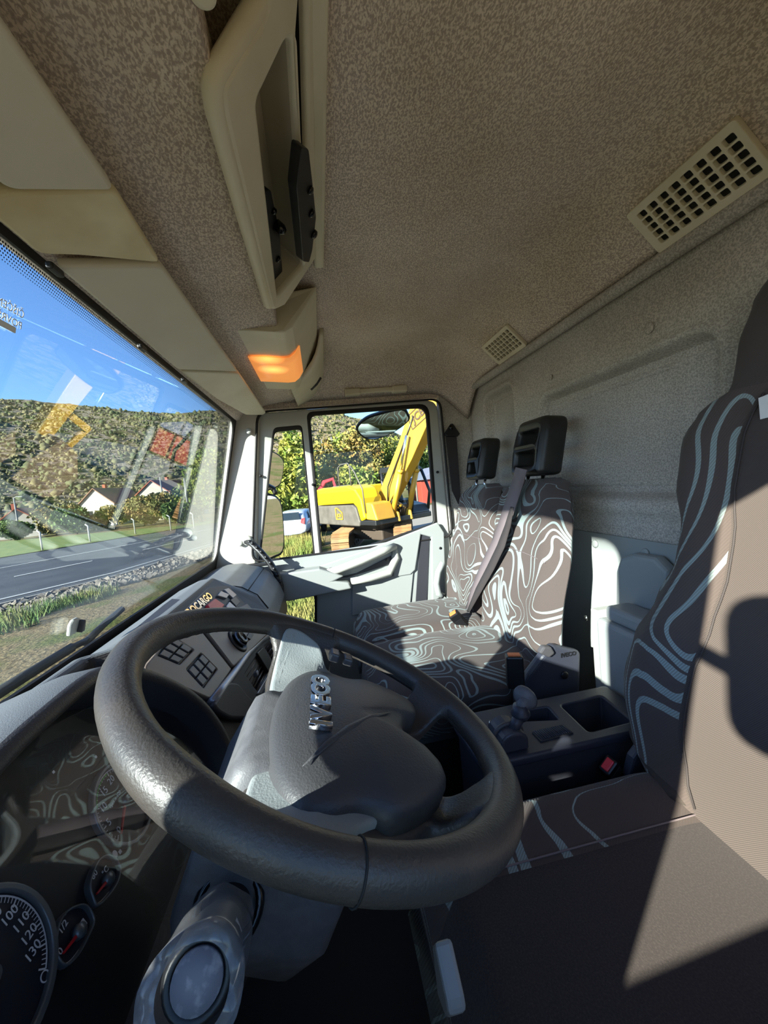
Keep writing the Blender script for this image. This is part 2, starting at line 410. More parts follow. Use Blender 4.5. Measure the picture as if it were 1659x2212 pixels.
# light grey storage moulding on the floor behind the console
st = empty('rear_storage_box', (.82, -.75, 1.15), 'light grey moulded storage box against the rear wall between the seats', 'box')
box('body', .56, .925, YR + .046, -.69, 1.15, 1.885, 'grey_plastic', st, .012, seg=3)
box('lid', .72, .90, YR + .046, -.70, 1.886, 1.925, 'grey_plastic', st, .012, seg=3)
box('end_post', .927, .955, -.77, -.70, 1.15, 1.90, 'pale_plastic', st, .004)
lathe('screw', [(.007, 0), (.007, .003), (.001, .004)], frame(P(1266, 1335, Y=-.70), (-1, 0, 0), (0, 0, 1)), 'chrome', st, 12)

# passenger side wall strip (B-pillar) and header above the door
def MX(x): return frame((x, 0, 0), (0, 1, 0), (0, 0, 1))
MD = MX(XD)
S(box('wall_front_header', -.11, 2.0, .395, .43, 2.775, 2.984, 'body_white', bevel=0))
S(box('wall_rear_outer', -.11, 2.0, -.90, -.862, 1.1, 2.984, 'body_white', bevel=0))
S(box('wall_right', XD + .005, XD + .05, -.86, -.655, 1.15, 2.98, 'wall_felt', bevel=0))
S(box('wall_right_header', XD + .005, XD + .05, -.655, .42, 2.715, 2.98, 'headliner', bevel=0))
S(box('wall_right_front', XD + .005, XD + .05, .365, .60, 1.15, 1.99, 'floor_mat', bevel=0))
S(box('wall_left_front', XL - .05, XL - .005, .365, .60, 1.15, 1.99, 'floor_mat', bevel=0))
S(box('wall_left', XL - .05, XL - .005, -.86, -.655, 1.15, 2.714, 'wall_felt', bevel=0))
S(box('wall_left_header', XL - .05, XL - .005, -.86, .42, 2.715, 2.98, 'headliner', bevel=0))
S(box('pillar_cover', XD - .03, XD + .004, -.815, -.66, 1.15, 2.03, 'door_grey', bevel=.012))

# windscreen plane
W0, W1 = Vector((0, .355, 2.655)), Vector((0, .525, 2.0))
ws = (W0 - W1).normalized()
MW = frame((0, W1.y, W1.z), (1, 0, 0), ws)               # local x = X, y = up the glass, normal towards the cab
WH = (W0 - W1).length
wroot = empty('window_1', (.95, .52, 1.985), kind='structure')
wout = rpoly([(-.10, -.05), (2.0, -.05), (1.985, WH + .05), (-.085, WH + .05)], .04)
win = rpoly([(-.03, .03), (1.93, .03), (1.90, WH), (.07, WH)], [.06, .06, .07, .07], 8)  # driver side edge widened out of view to shade the rear storage box
plate('windscreen_glass', rpoly([(-.08, -.03), (1.97, -.03), (1.955, WH + .03), (-.065, WH + .03)], .05), [], MW, .004, 'windshield_glass', wroot, z=-.006)
plate('black_border', wout, [win], MW, .006, 'seal', wroot, z=.004)
# printed dots of the shade band (flat black dots on the glass)
dm = []; df = []
cols = 420
for rr in range(6):
    for i in range(cols):
        cx_ = .02 + i * (1.86 / cols) + (rr % 2) * .0022; cy_ = WH - .004 - rr * .0042
        rad = .0017 * (1 - rr * .09)
        b0 = len(dm)
        dm += [(cx_ + rad * math.cos(k * math.pi / 3), cy_ + rad * math.sin(k * math.pi / 3), .0008) for k in range(6)]; df.append(tuple(range(b0, b0 + 6)))
dd = add('dotted_band', dm, df, 'seal', wroot, M=MW); dd['kind'] = 'stuff'
# advertising transfer seen from behind on the glass
MT = MW @ Matrix.Diagonal((-1, 1, 1, 1))
mat('transfer_white', (.8, .82, .85), .5)
def on_glass(px, py): q = onf(MW, px, py); return q
q = on_glass(20, 662); text('transfer_text', 'ČIŠĆENJE', .014, MW @ Matrix.Translation((q[0], q[1], -.002)) @ Matrix.Rotation(math.radians(0), 4, 'Z') @ Matrix.Diagonal((-1, 1, 1, 1)), 'transfer_white', wroot, .0002)
q = on_glass(10, 684); text('transfer_text', 'POVRŠINA', .014, MW @ Matrix.Translation((q[0], q[1], -.002)) @ Matrix.Diagonal((-1, 1, 1, 1)), 'transfer_white', wroot, .0002)
q = on_glass(15, 703); plate('transfer_bar', rpoly([(-.03, -.004), (.018, -.004), (.018, .004), (-.03, .004)], .002), [], MW @ Matrix.Translation((q[0], q[1], -.002)), .0004, 'transfer_white', wroot)
# small grey sensor foot stuck to the glass
q = on_glass(152, 1352)
sn = empty('glass_sensor', MW @ Vector((q[0], q[1], .003)), 'small pale grey clip stuck low on the windscreen glass', 'clip')
prism('pad', [MW @ Vector((q[0] + a, q[1] + b, .003)) for a, b in ((-.018, -.014), (.014, -.014), (.014, .010), (.004, .016), (-.010, .016), (-.018, .008))], MW.col[2].to_3d() * .008, 'pale_plastic', sn, .003)
prism('fin', [MW @ Vector((q[0] + a, q[1] + b, .011)) for a, b in ((.0, -.012), (.012, -.012), (.012, .010), (.006, .012))], MW.col[2].to_3d() * .010, 'dash_dark', sn, .002)

# A-pillars
def pillar(name, sgn, x):
    top = [(x, .375, 2.70), (x - .05 * sgn, .365, 2.70), (x - .035 * sgn, .245, 2.70), (x, .235, 2.70)]
    bot = [(x, .56, 1.96), (x - .05 * sgn, .53, 1.96), (x - .035 * sgn, .345, 1.96), (x, .335, 1.96)]
    rings = []
    for k in range(9):
        t = k / 8; rings.append([Vector(a).lerp(Vector(b), t) for a, b in zip(top, bot)])
    return S(loft(name, rings, 'pillar_paint', smooth=False, bevel=.01, seg=3))
pr = pillar('pillar_right', 1, XD + .03); pillar('pillar_left', -1, XL - .03)
for (px, py) in ((538, 931), (519, 1174)):
    p = P(px, py, X=XD - .02); lathe('trim_button', [(.014, 0), (.014, .004), (.006, .007), (.001, .0075)], frame(p, (0, 1, 0), (0, 0, -1)), 'pale_plastic', pr, 18)
# front cross member felt between windscreen and visors
trim2 = S(prism('trim_2', [(-.08, .372, 2.66), (-.08, .33, 2.668), (-.08, .30, 2.715), (-.08, .06, 2.748), (-.08, .06, 2.80), (-.08, .39, 2.80)], (2.03, 0, 0), 'headliner', bevel=.006))

# ------------------------------------------------------------------ doors
def dpx(pts, x=XD): M_ = MX(x); return [onf(M_, *p) for p in pts]
MAIN = rpoly(dpx([(670, 897), (921, 879), (939, 1130), (698, 1212)]), [.03, .05, .02, .015], 5)
QUART = rpoly(dpx([(592, 932), (650, 926), (678, 1210), (560, 1220)]), [.02, .02, .03, .03], 5)
KERB = rpoly(dpx([(600, 1290), (679, 1284), (680, 1385), (600, 1385)]), .03, 5)
def grow(pl, d):
    c = Vector((sum(p[0] for p in pl) / len(pl), sum(p[1] for p in pl) / len(pl))); out = []
    for p in pl:
        v_ = Vector(p) - c; out.append(tuple(c + v_ * (1 + d / v_.length)))
    return out
DOOR_OUT = rpoly([(.245, 2.70), (-.648, 2.705), (-.648, 1.17), (.36, 1.17), (.36, 2.0)], [.03, .06, .02, .02, .05], 5)
def door(name, x, s, glassmain=True):
    """s=+1 passenger side (inside is -X), s=-1 driver side"""
    root = empty(name, (x + s * .02, -.15, 1.17), kind='structure')
    M = MX(x); zi = (lambda d: -d if s > 0 else d)
    plate('frame', DOOR_OUT, [grow(MAIN, .016), grow(QUART, .014), grow(KERB, .012)], M, .03, 'pale_plastic', root, .006, z=s * .028)
    for nm, pl, g, gl in (('main', MAIN, .026, glassmain), ('quarter', QUART, .022, True), ('kerb', KERB, .018, True)):
        plate('seal', grow(pl, g), [pl], M, .022, 'seal', root, .005, z=s * .022)
        if gl: plate('window_pane', grow(pl, .008), [], M, .004, 'door_glass', root, z=s * .026)
    plate('lower_panel', rpoly(grow([(.345, 1.985), (-.60, 2.015), (-.62, 1.20), (.345, 1.20)], -.005), [.05, .04, .03, .03]), [grow(KERB, .02)], M, .016, 'door_grey', root, .005, z=s * .006)
    plate('outer_skin', rpoly([(.36, 1.97), (-.645, 2.0), (-.645, 1.17), (.36, 1.17)], .02), [KERB], M, .006, 'body_white', root, z=s * .055)
    return root
d1 = door('door_1', XD, 1)
d2 = door('door_2', XL, -1, False)
# passenger door trim in relief
xi = XD - .002
def dpr(name, pts, depth, m='door_grey', bev=.006, base=xi, parent=d1): return prism(name, [P(*p, X=base) for p in pts], (-depth, 0, 0), m, parent, bev, seg=3)
dpr('belt_panel', [(690, 1222), (800, 1184), (944, 1128), (958, 1150), (962, 1282), (932, 1300), (930, 1160), (908, 1154), (896, 1230), (886, 1240), (850, 1246), (845, 1200), (852, 1180), (725, 1236)], .014)
dpr('armrest', [(556, 1240), (690, 1222), (742, 1238), (722, 1248), (752, 1251), (758, 1264), (628, 1290), (600, 1290), (570, 1270)], .075, bev=.014)
tube('pull_grip', [P(*p, X=XD - d) for p, d in (((700, 1238), .03), ((730, 1231), .055), ((780, 1212), .06), ((825, 1192), .055), ((852, 1180), .02))], [.02, .026, .026, .026, .024], 'pale_plastic', d1, 14, flat=.75)
dpr('grip_recess_shade', [(724, 1248), (770, 1238), (845, 1200), (849, 1205), (838, 1220), (800, 1232), (750, 1247)], .006, 'dash_low', .002)  # dark plate standing in for the shade under the pull grip
tube('lower_grip', [P(*p, X=XD - d) for p, d in (((758, 1256), .05), ((800, 1249), .045), ((840, 1238), .03), ((856, 1205), .015), ((852, 1182), .012))], [.017, .018, .02, .02, .012], 'pale_plastic', d1, 12)
dpr('speaker_panel', [(760, 1266), (893, 1232), (886, 1305), (760, 1330)], .008, bev=.01)
dpr('door_release', [(680, 1226), (697, 1223), (699, 1229), (684, 1232)], .010, 'silver_trim', .003)
dpr('window_switch', [(710, 1226), (712, 1232), (720, 1229), (717, 1224)], .03, 'black_plastic', .002)
dpr('groove_shade', [(907, 1155), (928, 1150), (922, 1304), (897, 1304)], .004, 'dash_low', .002)  # dark strip painted in place of the shadow in a groove
for (px, py) in ((951, 1184), (835, 1209)):
    p = P(px, py, X=XD - .016); lathe('screw_hole', [(.007, 0), (.007, .003), (.001, .002)], frame(p, (0, 0, 1), (0, 1, 0)), 'black_plastic', d1, 14)
for (px, py) in ((676, 1047), (944, 1020), (563, 1028)):
    p = P(px, py, X=XD + .008); lathe('stop_peg', [(.006, 0), (.007, .01), (.003, .014), (.0005, .014)], frame(p, (0, 0, 1), (0, 1, 0)), 'rubber', d1, 10)
# door aperture rubber on the body side
plate('seal_outer', [(a, b) for a, b in grow(rpoly([(.235, 2.69), (-.645, 2.693), (-.645, 2.0), (.345, 2.0)], .05), .022)], [grow(rpoly([(.235, 2.69), (-.645, 2.693), (-.645, 2.0), (.345, 2.0)], .05), .010)], MD, .014, 'seal', d1, .004, z=-.004)
# beaded assist grip on the A-pillar
gp = empty('assist_grip', P(606, 1300, X=1.86), 'black beaded assist grip between the windscreen pillar and the dashboard', 'handle')
gpath = [P(*p, X=x) for p, x in (((533, 1170), 1.93), ((545, 1175), 1.90), ((563, 1192), 1.875), ((582, 1214), 1.86), ((597, 1238), 1.85), ((606, 1265), 1.85), ((607, 1290), 1.86), ((606, 1306), 1.88))]
tube('bar', gpath, .017, 'black_plastic', gp, 12, flat=.8)
for k in range(12):
    t = k / 11 * (len(gpath) - 2.2) + .5; i = int(t); p = gpath[i].lerp(gpath[i + 1], t - i) + Vector((-.013, -.003, .006))
    lathe('bead', [(.001, .010), (.006, .008), (.009, .003), (.010, 0)], frame(p, (0, 1, 0), (0, 0, -1)), 'black_plastic', gp, 10)
lathe('foot', [(.024, -.005), (.022, .012), (.012, .018)], frame(P(536, 1168, X=1.935), (0, 1, 0), (0, 0, -1)), 'pale_plastic', gp, 16)
# second beaded grip low on the B-pillar
g2 = empty('entry_grip', P(948, 1290, X=1.9), 'pale beaded entry grip at the rear edge of the passenger door', 'handle')
tube('bar', [P(*p, X=1.90) for p in ((957, 1215), (947, 1235), (943, 1260), (947, 1282), (957, 1288))], .016, 'grey_plastic', g2, 12)
# seat belt guide, strap on the B-pillar
bl = empty('pillar_seat_belt', P(985, 1100, X=1.93), 'dark seat belt hanging from its guide on the rear pillar', 'seat belt')
gpos = [P(*p, X=XD - .006) for p in ((958, 938), (972, 916), (977, 916), (992, 938), (986, 944), (964, 944))]
prism('guide', gpos, (-.016, 0, 0), 'black_plastic', bl, .004)
lathe('bolt', [(.013, 0), (.012, .008), (.004, .011), (.0005, .011)], frame(P(975, 924, X=XD - .022), (0, 0, 1), (0, 1, 0)), 'black_gloss', bl, 14)
prism('strap', [P(*p, X=XD - .012) for p in ((963, 944), (986, 944), (995, 1075), (990, 1090), (976, 1060))], (-.003, 0, 0), 'belt_dark', bl, 0)
# grab handle over the door, coat hook
gh = empty('grab_handle', P(812, 845, X=XD), 'beige folding grab handle above the passenger window', 'handle')
a0, a1 = P(745, 850, X=XD - .03), P(878, 838, X=XD - .03)
zc = (a0.z + a1.z) / 2
box('bar', XD - .045, XD - .027, a1.y + .07, a0.y - .07, zc - .011, zc + .011, 'beige_plastic', gh, .005)
box('end_cap', XD - .050, XD + .004, a0.y - .075, a0.y, zc - .015, zc + .015, 'beige_plastic', gh, .006)
box('end_cap', XD - .050, XD + .004, a1.y, a1.y + .075, zc - .015, zc + .015, 'beige_plastic', gh, .006)
hk = empty('coat_hook', P(1012, 815, Y=-.77), 'small beige coat hook in the rear corner of the roof', 'hook')
hp = P(1012, 812, X=1.86)
prism('plate', [hp + Vector((0, a, b)) for a, b in ((-.010, -.022), (.010, -.022), (.006, .03), (-.006, .03))], (.012, 0, 0), 'beige_plastic', hk, .004)
tube('peg', [hp + Vector((0, 0, .01)), hp + Vector((-.018, 0, -.004)), hp + Vector((-.024, 0, .012))], .005, 'beige_plastic', hk, 8)
# ------------------------------------------------------------------ overhead: visors, shelf, lamp
HV = Vector((0, -.125, .038)); MH = frame((0, .335, 2.662), (-1, 0, 0), HV)   # header plane, normal down
if MH.col[2].z > 0: MH = frame((0, .335, 2.662), (1, 0, 0), HV)
def hq(x, y):    # point on header plane by world X and Y
    q = MH.inverted() @ Vector((x, y, 2.662 + (.335 - y) / .125 * .038)); return (q.x, q.y)
def visor(name, pts, m, label, cat, th=.016, z=.008, r=.012):
    o = plate(name, rpoly([hq(*p) for p in pts], r, 4), [], MH, th, m, None, .005, z=z, smooth=False)
    return props(o, label, cat)
vr = visor('sun_visor', [(-.05, .325), (.502, .30), (.540, .206), (-.05, .206)], 'header_plastic', 'greyish folded sun visor nearest the camera at the top left', 'sun visor')
visor('header_cover', [(.505, .335), (.605, .335), (.625, .30), (.694, .212), (.542, .206), (.508, .298)], 'beige_yellow', 'yellowed beige centre header cover between the two sun visors', 'cover', z=.005)
visor('sun_visor', [(.630, .330), (1.10, .330), (1.268, .208), (.696, .212)], 'header_plastic', 'long beige folded sun visor on the passenger half of the header', 'sun visor')
visor('header_cover', [(1.112, .330), (1.46, .318), (1.80, .285), (1.925, .225), (1.90, .208), (1.282, .208)], 'beige_plastic', 'beige header end cover above the passenger windscreen pillar', 'cover')
for (px, py) in ((123, 587), (310, 755), (400, 825)):
    p = P(px, py, Y=.325); box('visor_clip', p.x - .014, p.x + .014, .322, .332, p.z - .002, p.z + .008, 'black_plastic', trim2, .003)

# shelf unit: sloped rear face with pockets
MF = frame((0, .068, 2.740), (-1, 0, 0), Vector((0, -.123, .145)))
if MF.col[2].z > 0: MF = frame((0, .068, 2.740), (1, 0, 0), Vector((0, -.123, .145)))
fq = lambda l, h=0: [onf(MF, *p, h) for p in l]
sh = empty('overhead_shelf', (.75, .03, 2.74), 'beige open overhead storage tray fixed under the roof', 'shelf')
near = [tuple((MF.inverted() @ Vector((x, y, 2.740 + (.068 - y) / .123 * .145))).xy) for x, y in ((.20, -.062), (.24, -.03))]
out = fq([(555, 2), (452, 170), (462, 235), (578, 664), (604, 652), (672, 548)]) 
edge = [tuple((MF.inverted() @ Vector((x, y, 2.740 + (.068 - y) / .123 * .145))).xy) for x, y in ((1.02, -.058),)]
pocket = rpoly(fq([(532, 200), (594, 66), (610, 72), (645, 566), (588, 630)]), .008, 4)
slot = rpoly(fq([(619, 50), (624, -40), (637, -40), (642, 120), (649, 330), (640, 335), (628, 190)]), .004, 3)
plate('frame', rpoly(near + out[:0] + [near[1]][:0] + out + edge, [.01, .01, .02, .035, .01, .02, .006, .01, .004][:len(near) + len(out) + len(edge)], 5), [pocket, slot], MF, .022, 'beige_plastic', sh, .007, z=.004)
def pocketbox(name, outline, depth, m, parent, shrink=.92):
    c = Vector((sum(p[0] for p in outline) / len(outline), sum(p[1] for p in outline) / len(outline)))
    r0 = [MF @ Vector((*p, .004)) for p in outline]; r1 = [MF @ Vector((*(c + (Vector(p) - c) * shrink), -depth)) for p in outline]
    n_ = len(outline); v = r0 + r1; f = [(i, (i + 1) % n_, (i + 1) % n_ + n_, i + n_) for i in range(n_)] + [tuple(range(n_, 2 * n_))]
    return add(name, v, f, m, parent)
mat('pocket_shade_beige', sr(178, 168, 144), .6)
pocketbox('pocket', pocket, .045, 'pocket_shade_beige', sh); pocketbox('slot', slot, .045, 'rubber', sh)  # pocket and slot insides coloured darker for the shade within
tube('lip', [MF @ Vector((*onf(MF, *p), .002)) for p in ((600, -70), (560, -8), (518, 62), (482, 122), (460, 160), (455, 190), (461, 235), (480, 306), (520, 450), (578, 655))], .012, 'beige_plastic', sh, 10)
box('roof_strip', .20, 1.04, -.075, -.05, 2.862, 2.886, 'beige_plastic', sh, .006)
# two black hand units lying on the shelf
def unit(name, outline, h0, h1, label, knob=None, extra=()):
    e = empty(name, MF @ Vector((*onf(MF, *outline[0]), h0)), label, 'remote')
    pl = rpoly(fq(outline, h1), .006, 3); pts = [MF @ Vector((*p, h0)) for p in pl]
    prism('case', pts, MF.col[2].to_3d() * (h1 - h0), 'black_plastic', e, .003)
    for (px, py, r, hh) in extra:
        q = onf(MF, px, py, h1); lathe('button', [(r, 0), (r * .9, hh * .7), (r * .5, hh), (.0005, hh)], MF @ Matrix.Translation((*q, h1)), 'black_gloss', e, 14)
    return e
unit('remote_control', [(574, 412), (585, 410), (592, 445), (604, 500), (610, 585), (600, 640), (592, 620), (563, 490)], -.028, -.010, 'black hand unit with a ball knob lying in the tray pocket', extra=((596, 486, .011, .02), (590, 455, .006, .006), (600, 560, .007, .005)))
unit('remote_control', [(652, 318), (667, 322), (676, 400), (683, 470), (675, 540), (668, 567), (655, 565), (643, 420), (641, 405)], .016, .034, 'black hand unit clipped to the rear lip of the overhead tray', extra=((669, 410, .007, .006), (672, 460, .008, .006), (677, 505, .009, .007)))
lathe('speaker_grille', [(.012, 0), (.0115, .002), (.007, .003), (.0005, .0032)], frame(P(437, -16, Z=2.749), (1, 0, 0), (0, -1, 0)), 'beige_plastic', sh, 24)

# lamp housing that wraps from the underside on to the rear face
lp = empty('interior_lamp', (1.35, .08, 2.73), 'beige roof lamp housing with a glowing orange lens', 'lamp')
def prof(off=0):
    return [(.195 , 2.736 - off), (.07, 2.728 - off), (.045 - off * .4, 2.731 - off), (.022 - off * .8, 2.750 - off * .8), (-.052 - off * .8, 2.866 - off * .6), (-.058, 2.879), (.195, 2.80)]
def xsec(x, skew, off=0): return [Vector((x + skew(y), y, z)) for y, z in prof(off)]
sk = lambda y: 0.42 * max(0, .08 - y) ** 1.0 * 1.4
rings = [xsec(x, sk) for x in (1.075, 1.085, 1.3, 1.5, 1.66, 1.67)]
loft('housing', rings, 'beige_plastic', lp, smooth=False, bevel=.006, seg=3, angle=25)
def lamp_mat(pts):
    m = mat('lamp_lens', sr(250, 160, 80), .35, bump=(500, .4, .001)); n = m.node_tree.nodes; l = m.node_tree.links; b = n['Principled BSDF']
    b.inputs['Emission Color'].default_value = (*sr(255, 158, 80), 1)
    tc = n.new('ShaderNodeTexCoord'); prev = None
    for p in pts:                        # glow of two bulbs painted into the lens emission
        d = n.new('ShaderNodeVectorMath'); d.operation = 'DISTANCE'; d.inputs[1].default_value = p; l.new(tc.outputs['Object'], d.inputs[0])
        r = n.new('ShaderNodeMapRange'); r.inputs[1].default_value = .0; r.inputs[2].default_value = .055; r.inputs[3].default_value = .95; r.inputs[4].default_value = 0; l.new(d.outputs['Value'], r.inputs[0])
        if prev is None: prev = r.outputs[0]
        else:
            q = n.new('ShaderNodeMath'); l.new(prev, q.inputs[0]); l.new(r.outputs[0], q.inputs[1]); prev = q.outputs[0]
    q = n.new('ShaderNodeMath'); q.inputs[1].default_value = .30; l.new(prev, q.inputs[0]); l.new(q.outputs[0], b.inputs['Emission Strength'])
lamp_mat([tuple(P(578, 772, Z=2.728)), tuple(P(590, 795, Z=2.728))])
lens = []
pr2 = [(.168, 2.7335), (.12, 2.7305), (.07, 2.7265), (.045, 2.729), (.028, 2.742), (.012, 2.766)]
v = []; f = []; XS = [1.262, 1.33, 1.38, 1.43, 1.48, 1.53]
for x in XS:
    for (y, z) in pr2: v.append((x + (.168 - y) * .12, y, z - .004))
for i in range(len(XS) - 1):
    for j in range(len(pr2) - 1):
        a = i * len(pr2) + j; f.append((a, a + 1, a + 1 + len(pr2), a + len(pr2)))
ln = add('lens', v, f, 'lamp_lens', lp, smooth=True); s_ = ln.modifiers.new('solid', 'SOLIDIFY'); s_.thickness = .003
# compartment lid with a finger slot
lid = empty('roof_compartment', (1.75, 0, 2.80), 'beige roof compartment lid with a finger slot beside the lamp', 'lid')
c0, c1, c2, c3 = P(626, 835, Z=2.735), P(650, 892, Z=2.715), P(697, 806, X=1.93), P(695, 708, Z=2.885)
v = []; f = []
for i in range(9):
    for j in range(9):
        s_, t_ = i / 8, j / 8
        p = (c0.lerp(c1, s_)).lerp(c3.lerp(c2, s_), t_) + Vector((0, -.03 * math.sin(math.pi * t_), -.012 * math.sin(math.pi * t_)))
        v.append(p)
for i in range(8):
    for j in range(8):
        a = i * 9 + j; f.append((a, a + 1, a + 10, a + 9))
o = add('panel', v, f, 'beige_plastic', lid, smooth=True); s_ = o.modifiers.new('solid', 'SOLIDIFY'); s_.thickness = .014; s_.offset = 0
sp = [(c0.lerp(c1, a)).lerp(c3.lerp(c2, a), b) + Vector((-.006, -.03 * math.sin(math.pi * b) - .008, -.012 * math.sin(math.pi * b) - .002)) for a, b in ((.48, .30), (.52, .45), (.56, .62))]
tube('finger_slot', sp, .008, 'dash_dark', lid, 8)

# roof ventilation grilles on the sloped rear part of the ceiling
def grille(label, corners):
    Mv = frame((0, -.74, zceil(.8, -.74) - .003), (-1, 0, 0), (0, .707, .707))
    if Mv.col[2].z > 0: Mv = frame((0, -.74, zceil(.8, -.74) - .003), (1, 0, 0), (0, .707, .707))
    c = [onf(Mv, *p) for p in corners]     # top-left(far), bottom-left(far), bottom-right(near), top-right(near)
    xa = (c[0][0] + c[1][0]) / 2; xb = (c[2][0] + c[3][0]) / 2; yt = (c[0][1] + c[3][1]) / 2; yb = (c[1][1] + c[2][1]) / 2
    L = lambda s, t: (xa + (xb - xa) * s, yt + (yb - yt) * t)
    holes = []
    for i in range(8):
        for j in range(5):
            s0 = .080 + i * .112; t0 = .135 + j * .152
            a = L(s0, t0); b = L(s0 + .086, t0 + .118)
            holes.append(rpoly([a, (b[0], a[1]), b, (a[0], b[1])], .003, 2))
    outl = rpoly([L(0, 0), L(1, 0), L(1, 1), L(0, 1)], .008, 3)
    e = empty('roof_vent', Mv @ Vector((*L(.5, .5), 0)), label, 'vent', 'ventilation grilles in the roof')
    plate('cover', outl, holes, Mv, .012, 'beige_plastic', e, .0015, z=.004)
    plate('backing', rpoly([L(.05, .08), L(.95, .08), L(.95, .92), L(.05, .92)], .004), [], Mv, .002, 'rubber', e, z=-.001)
    return e
grille('large looking beige slotted roof vent nearest the camera', [(1370, 456), (1415, 545), (1662, 388), (1616, 214)])
grille('smaller looking beige slotted roof vent above the passenger headrests', [(1050, 741), (1072, 790), (1133, 750), (1103, 690)])

# ------------------------------------------------------------------ dashboard
da = empty('dashboard', (.95, .45, 1.15), 'dark grey moulded dashboard running across the cab under the windscreen', 'dashboard')
HOOD = [(.555, 1.95), (.535, 1.992), (.49, 2.03), (.44, 2.058), (.425, 2.05), (.42, 2.0), (.41, 1.94), (.39, 1.87), (.35, 1.78), (.31, 1.66), (.36, 1.52), (.555, 1.45)]
CENT = [(.555, 1.95), (.535, 1.992), (.48, 2.025), (.415, 2.05), (.375, 2.052), (.345, 2.023), (.265, 1.900), (.255, 1.87), (.235, 1.80), (.27, 1.66), (.34, 1.52), (.555, 1.45)]
PASS = [(.555, 1.95), (.535, 1.985), (.46, 2.006), (.38, 2.006), (.31, 1.985), (.26, 1.95), (.228, 1.895), (.212, 1.84), (.205, 1.78), (.235, 1.66), (.32, 1.52), (.555, 1.45)]
END = [(.555, 1.95), (.535, 1.982), (.46, 2.0), (.39, 1.998), (.33, 1.972), (.285, 1.93), (.255, 1.87), (.24, 1.82), (.235, 1.77), (.26, 1.66), (.34, 1.52), (.555, 1.45)]
st_ = [(-.05, HOOD), (.10, HOOD), (.40, HOOD), (.735, HOOD), (.775, CENT), (1.05, CENT), (1.34, CENT), (1.42, PASS), (1.65, PASS), (1.83, PASS), (1.905, END)]
rings = [[Vector((x, y, z)) for y, z in pf] for x, pf in st_]
fm = []
for i in range(len(st_) - 1):
    for j in range(12): fm.append(0 if j <= 3 or (st_[i][0] >= 1.34 and j <= 6) else 1 if st_[i][0] < 1.36 else 1)
loft('body', rings, ['dash_top', 'dash_dark'], da, smooth=False, fm=fm + [1, 1], bevel=.014, seg=3, angle=12)
# windscreen gutter strip along the dash top
box('gutter', -.04, 1.88, .535, .552, 1.985, 2.004, 'black_plastic', da, .004)

# instrument hood
MR = frame((0, .30, 2.08), (1, 0, 0), (0, .32, 1)); hoodpx = [(0, 1690), (100, 1575), (230, 1472), (320, 1466), (420, 1512), (480, 1592), (492, 1660)]
opn = [onf(MR, *p) for p in hoodpx]
opening = [(.20, -.20), (.185, -.13), (.21, -.06), (.27, -.018), (.37, 0), (.45, .006), (.55, .002), (.63, -.040), (.715, -.130), (.748, -.215), (.735, -.29), (.68, -.325), (.50, -.335), (.30, -.30)]
def ccurve(pts, n=6):
    out = []; N = len(pts)
    for i in range(N):
        p0, p1, p2, p3 = [Vector((*pts[(i + k - 1) % N], 0)) for k in range(4)]
        for k in range(n):
            t = k / n; q = .5 * ((2 * p1) + (p2 - p0) * t + (2 * p0 - 5 * p1 + 4 * p2 - p3) * t * t + (3 * p1 - p0 - 3 * p2 + p3) * t ** 3); out.append((q.x, q.y))
    return out
oc = ccurve(opening)
oc_c = (.46, -.16)
def ring_off(d, h, sy=0): # offset outline outward by d, at height h over MR plane
    out = []; N = len(oc)
    for i, p in enumerate(oc):
        a = Vector(oc[i - 1]); b = Vector(oc[(i + 1) % N]); t = (b - a).normalized(); nrm = Vector((-t.y, t.x))
        if nrm.dot(Vector(p) - Vector(oc_c)) < 0: nrm = -nrm
        q = Vector(p) + nrm * d; out.append(MR @ Vector((q.x, q.y, h)))
    return out
rr = [ring_off(-.012, -.075), ring_off(-.006, -.04), ring_off(0, -.004), ring_off(.005, .002), ring_off(.013, .002), ring_off(.020, -.006), ring_off(.030, -.05), ring_off(.030, -.11)]
hood = loft('instrument_hood', rr, ['dash_dark', 'dash_top', 'dash_low'], da, caps=False, smooth=True)
for i, p in enumerate(hood.data.polygons):
    k = i // len(oc); c = p.center
    p.material_index = 2 if k < 2 else (1 if k >= 5 and c.z > 2.03 else 0)
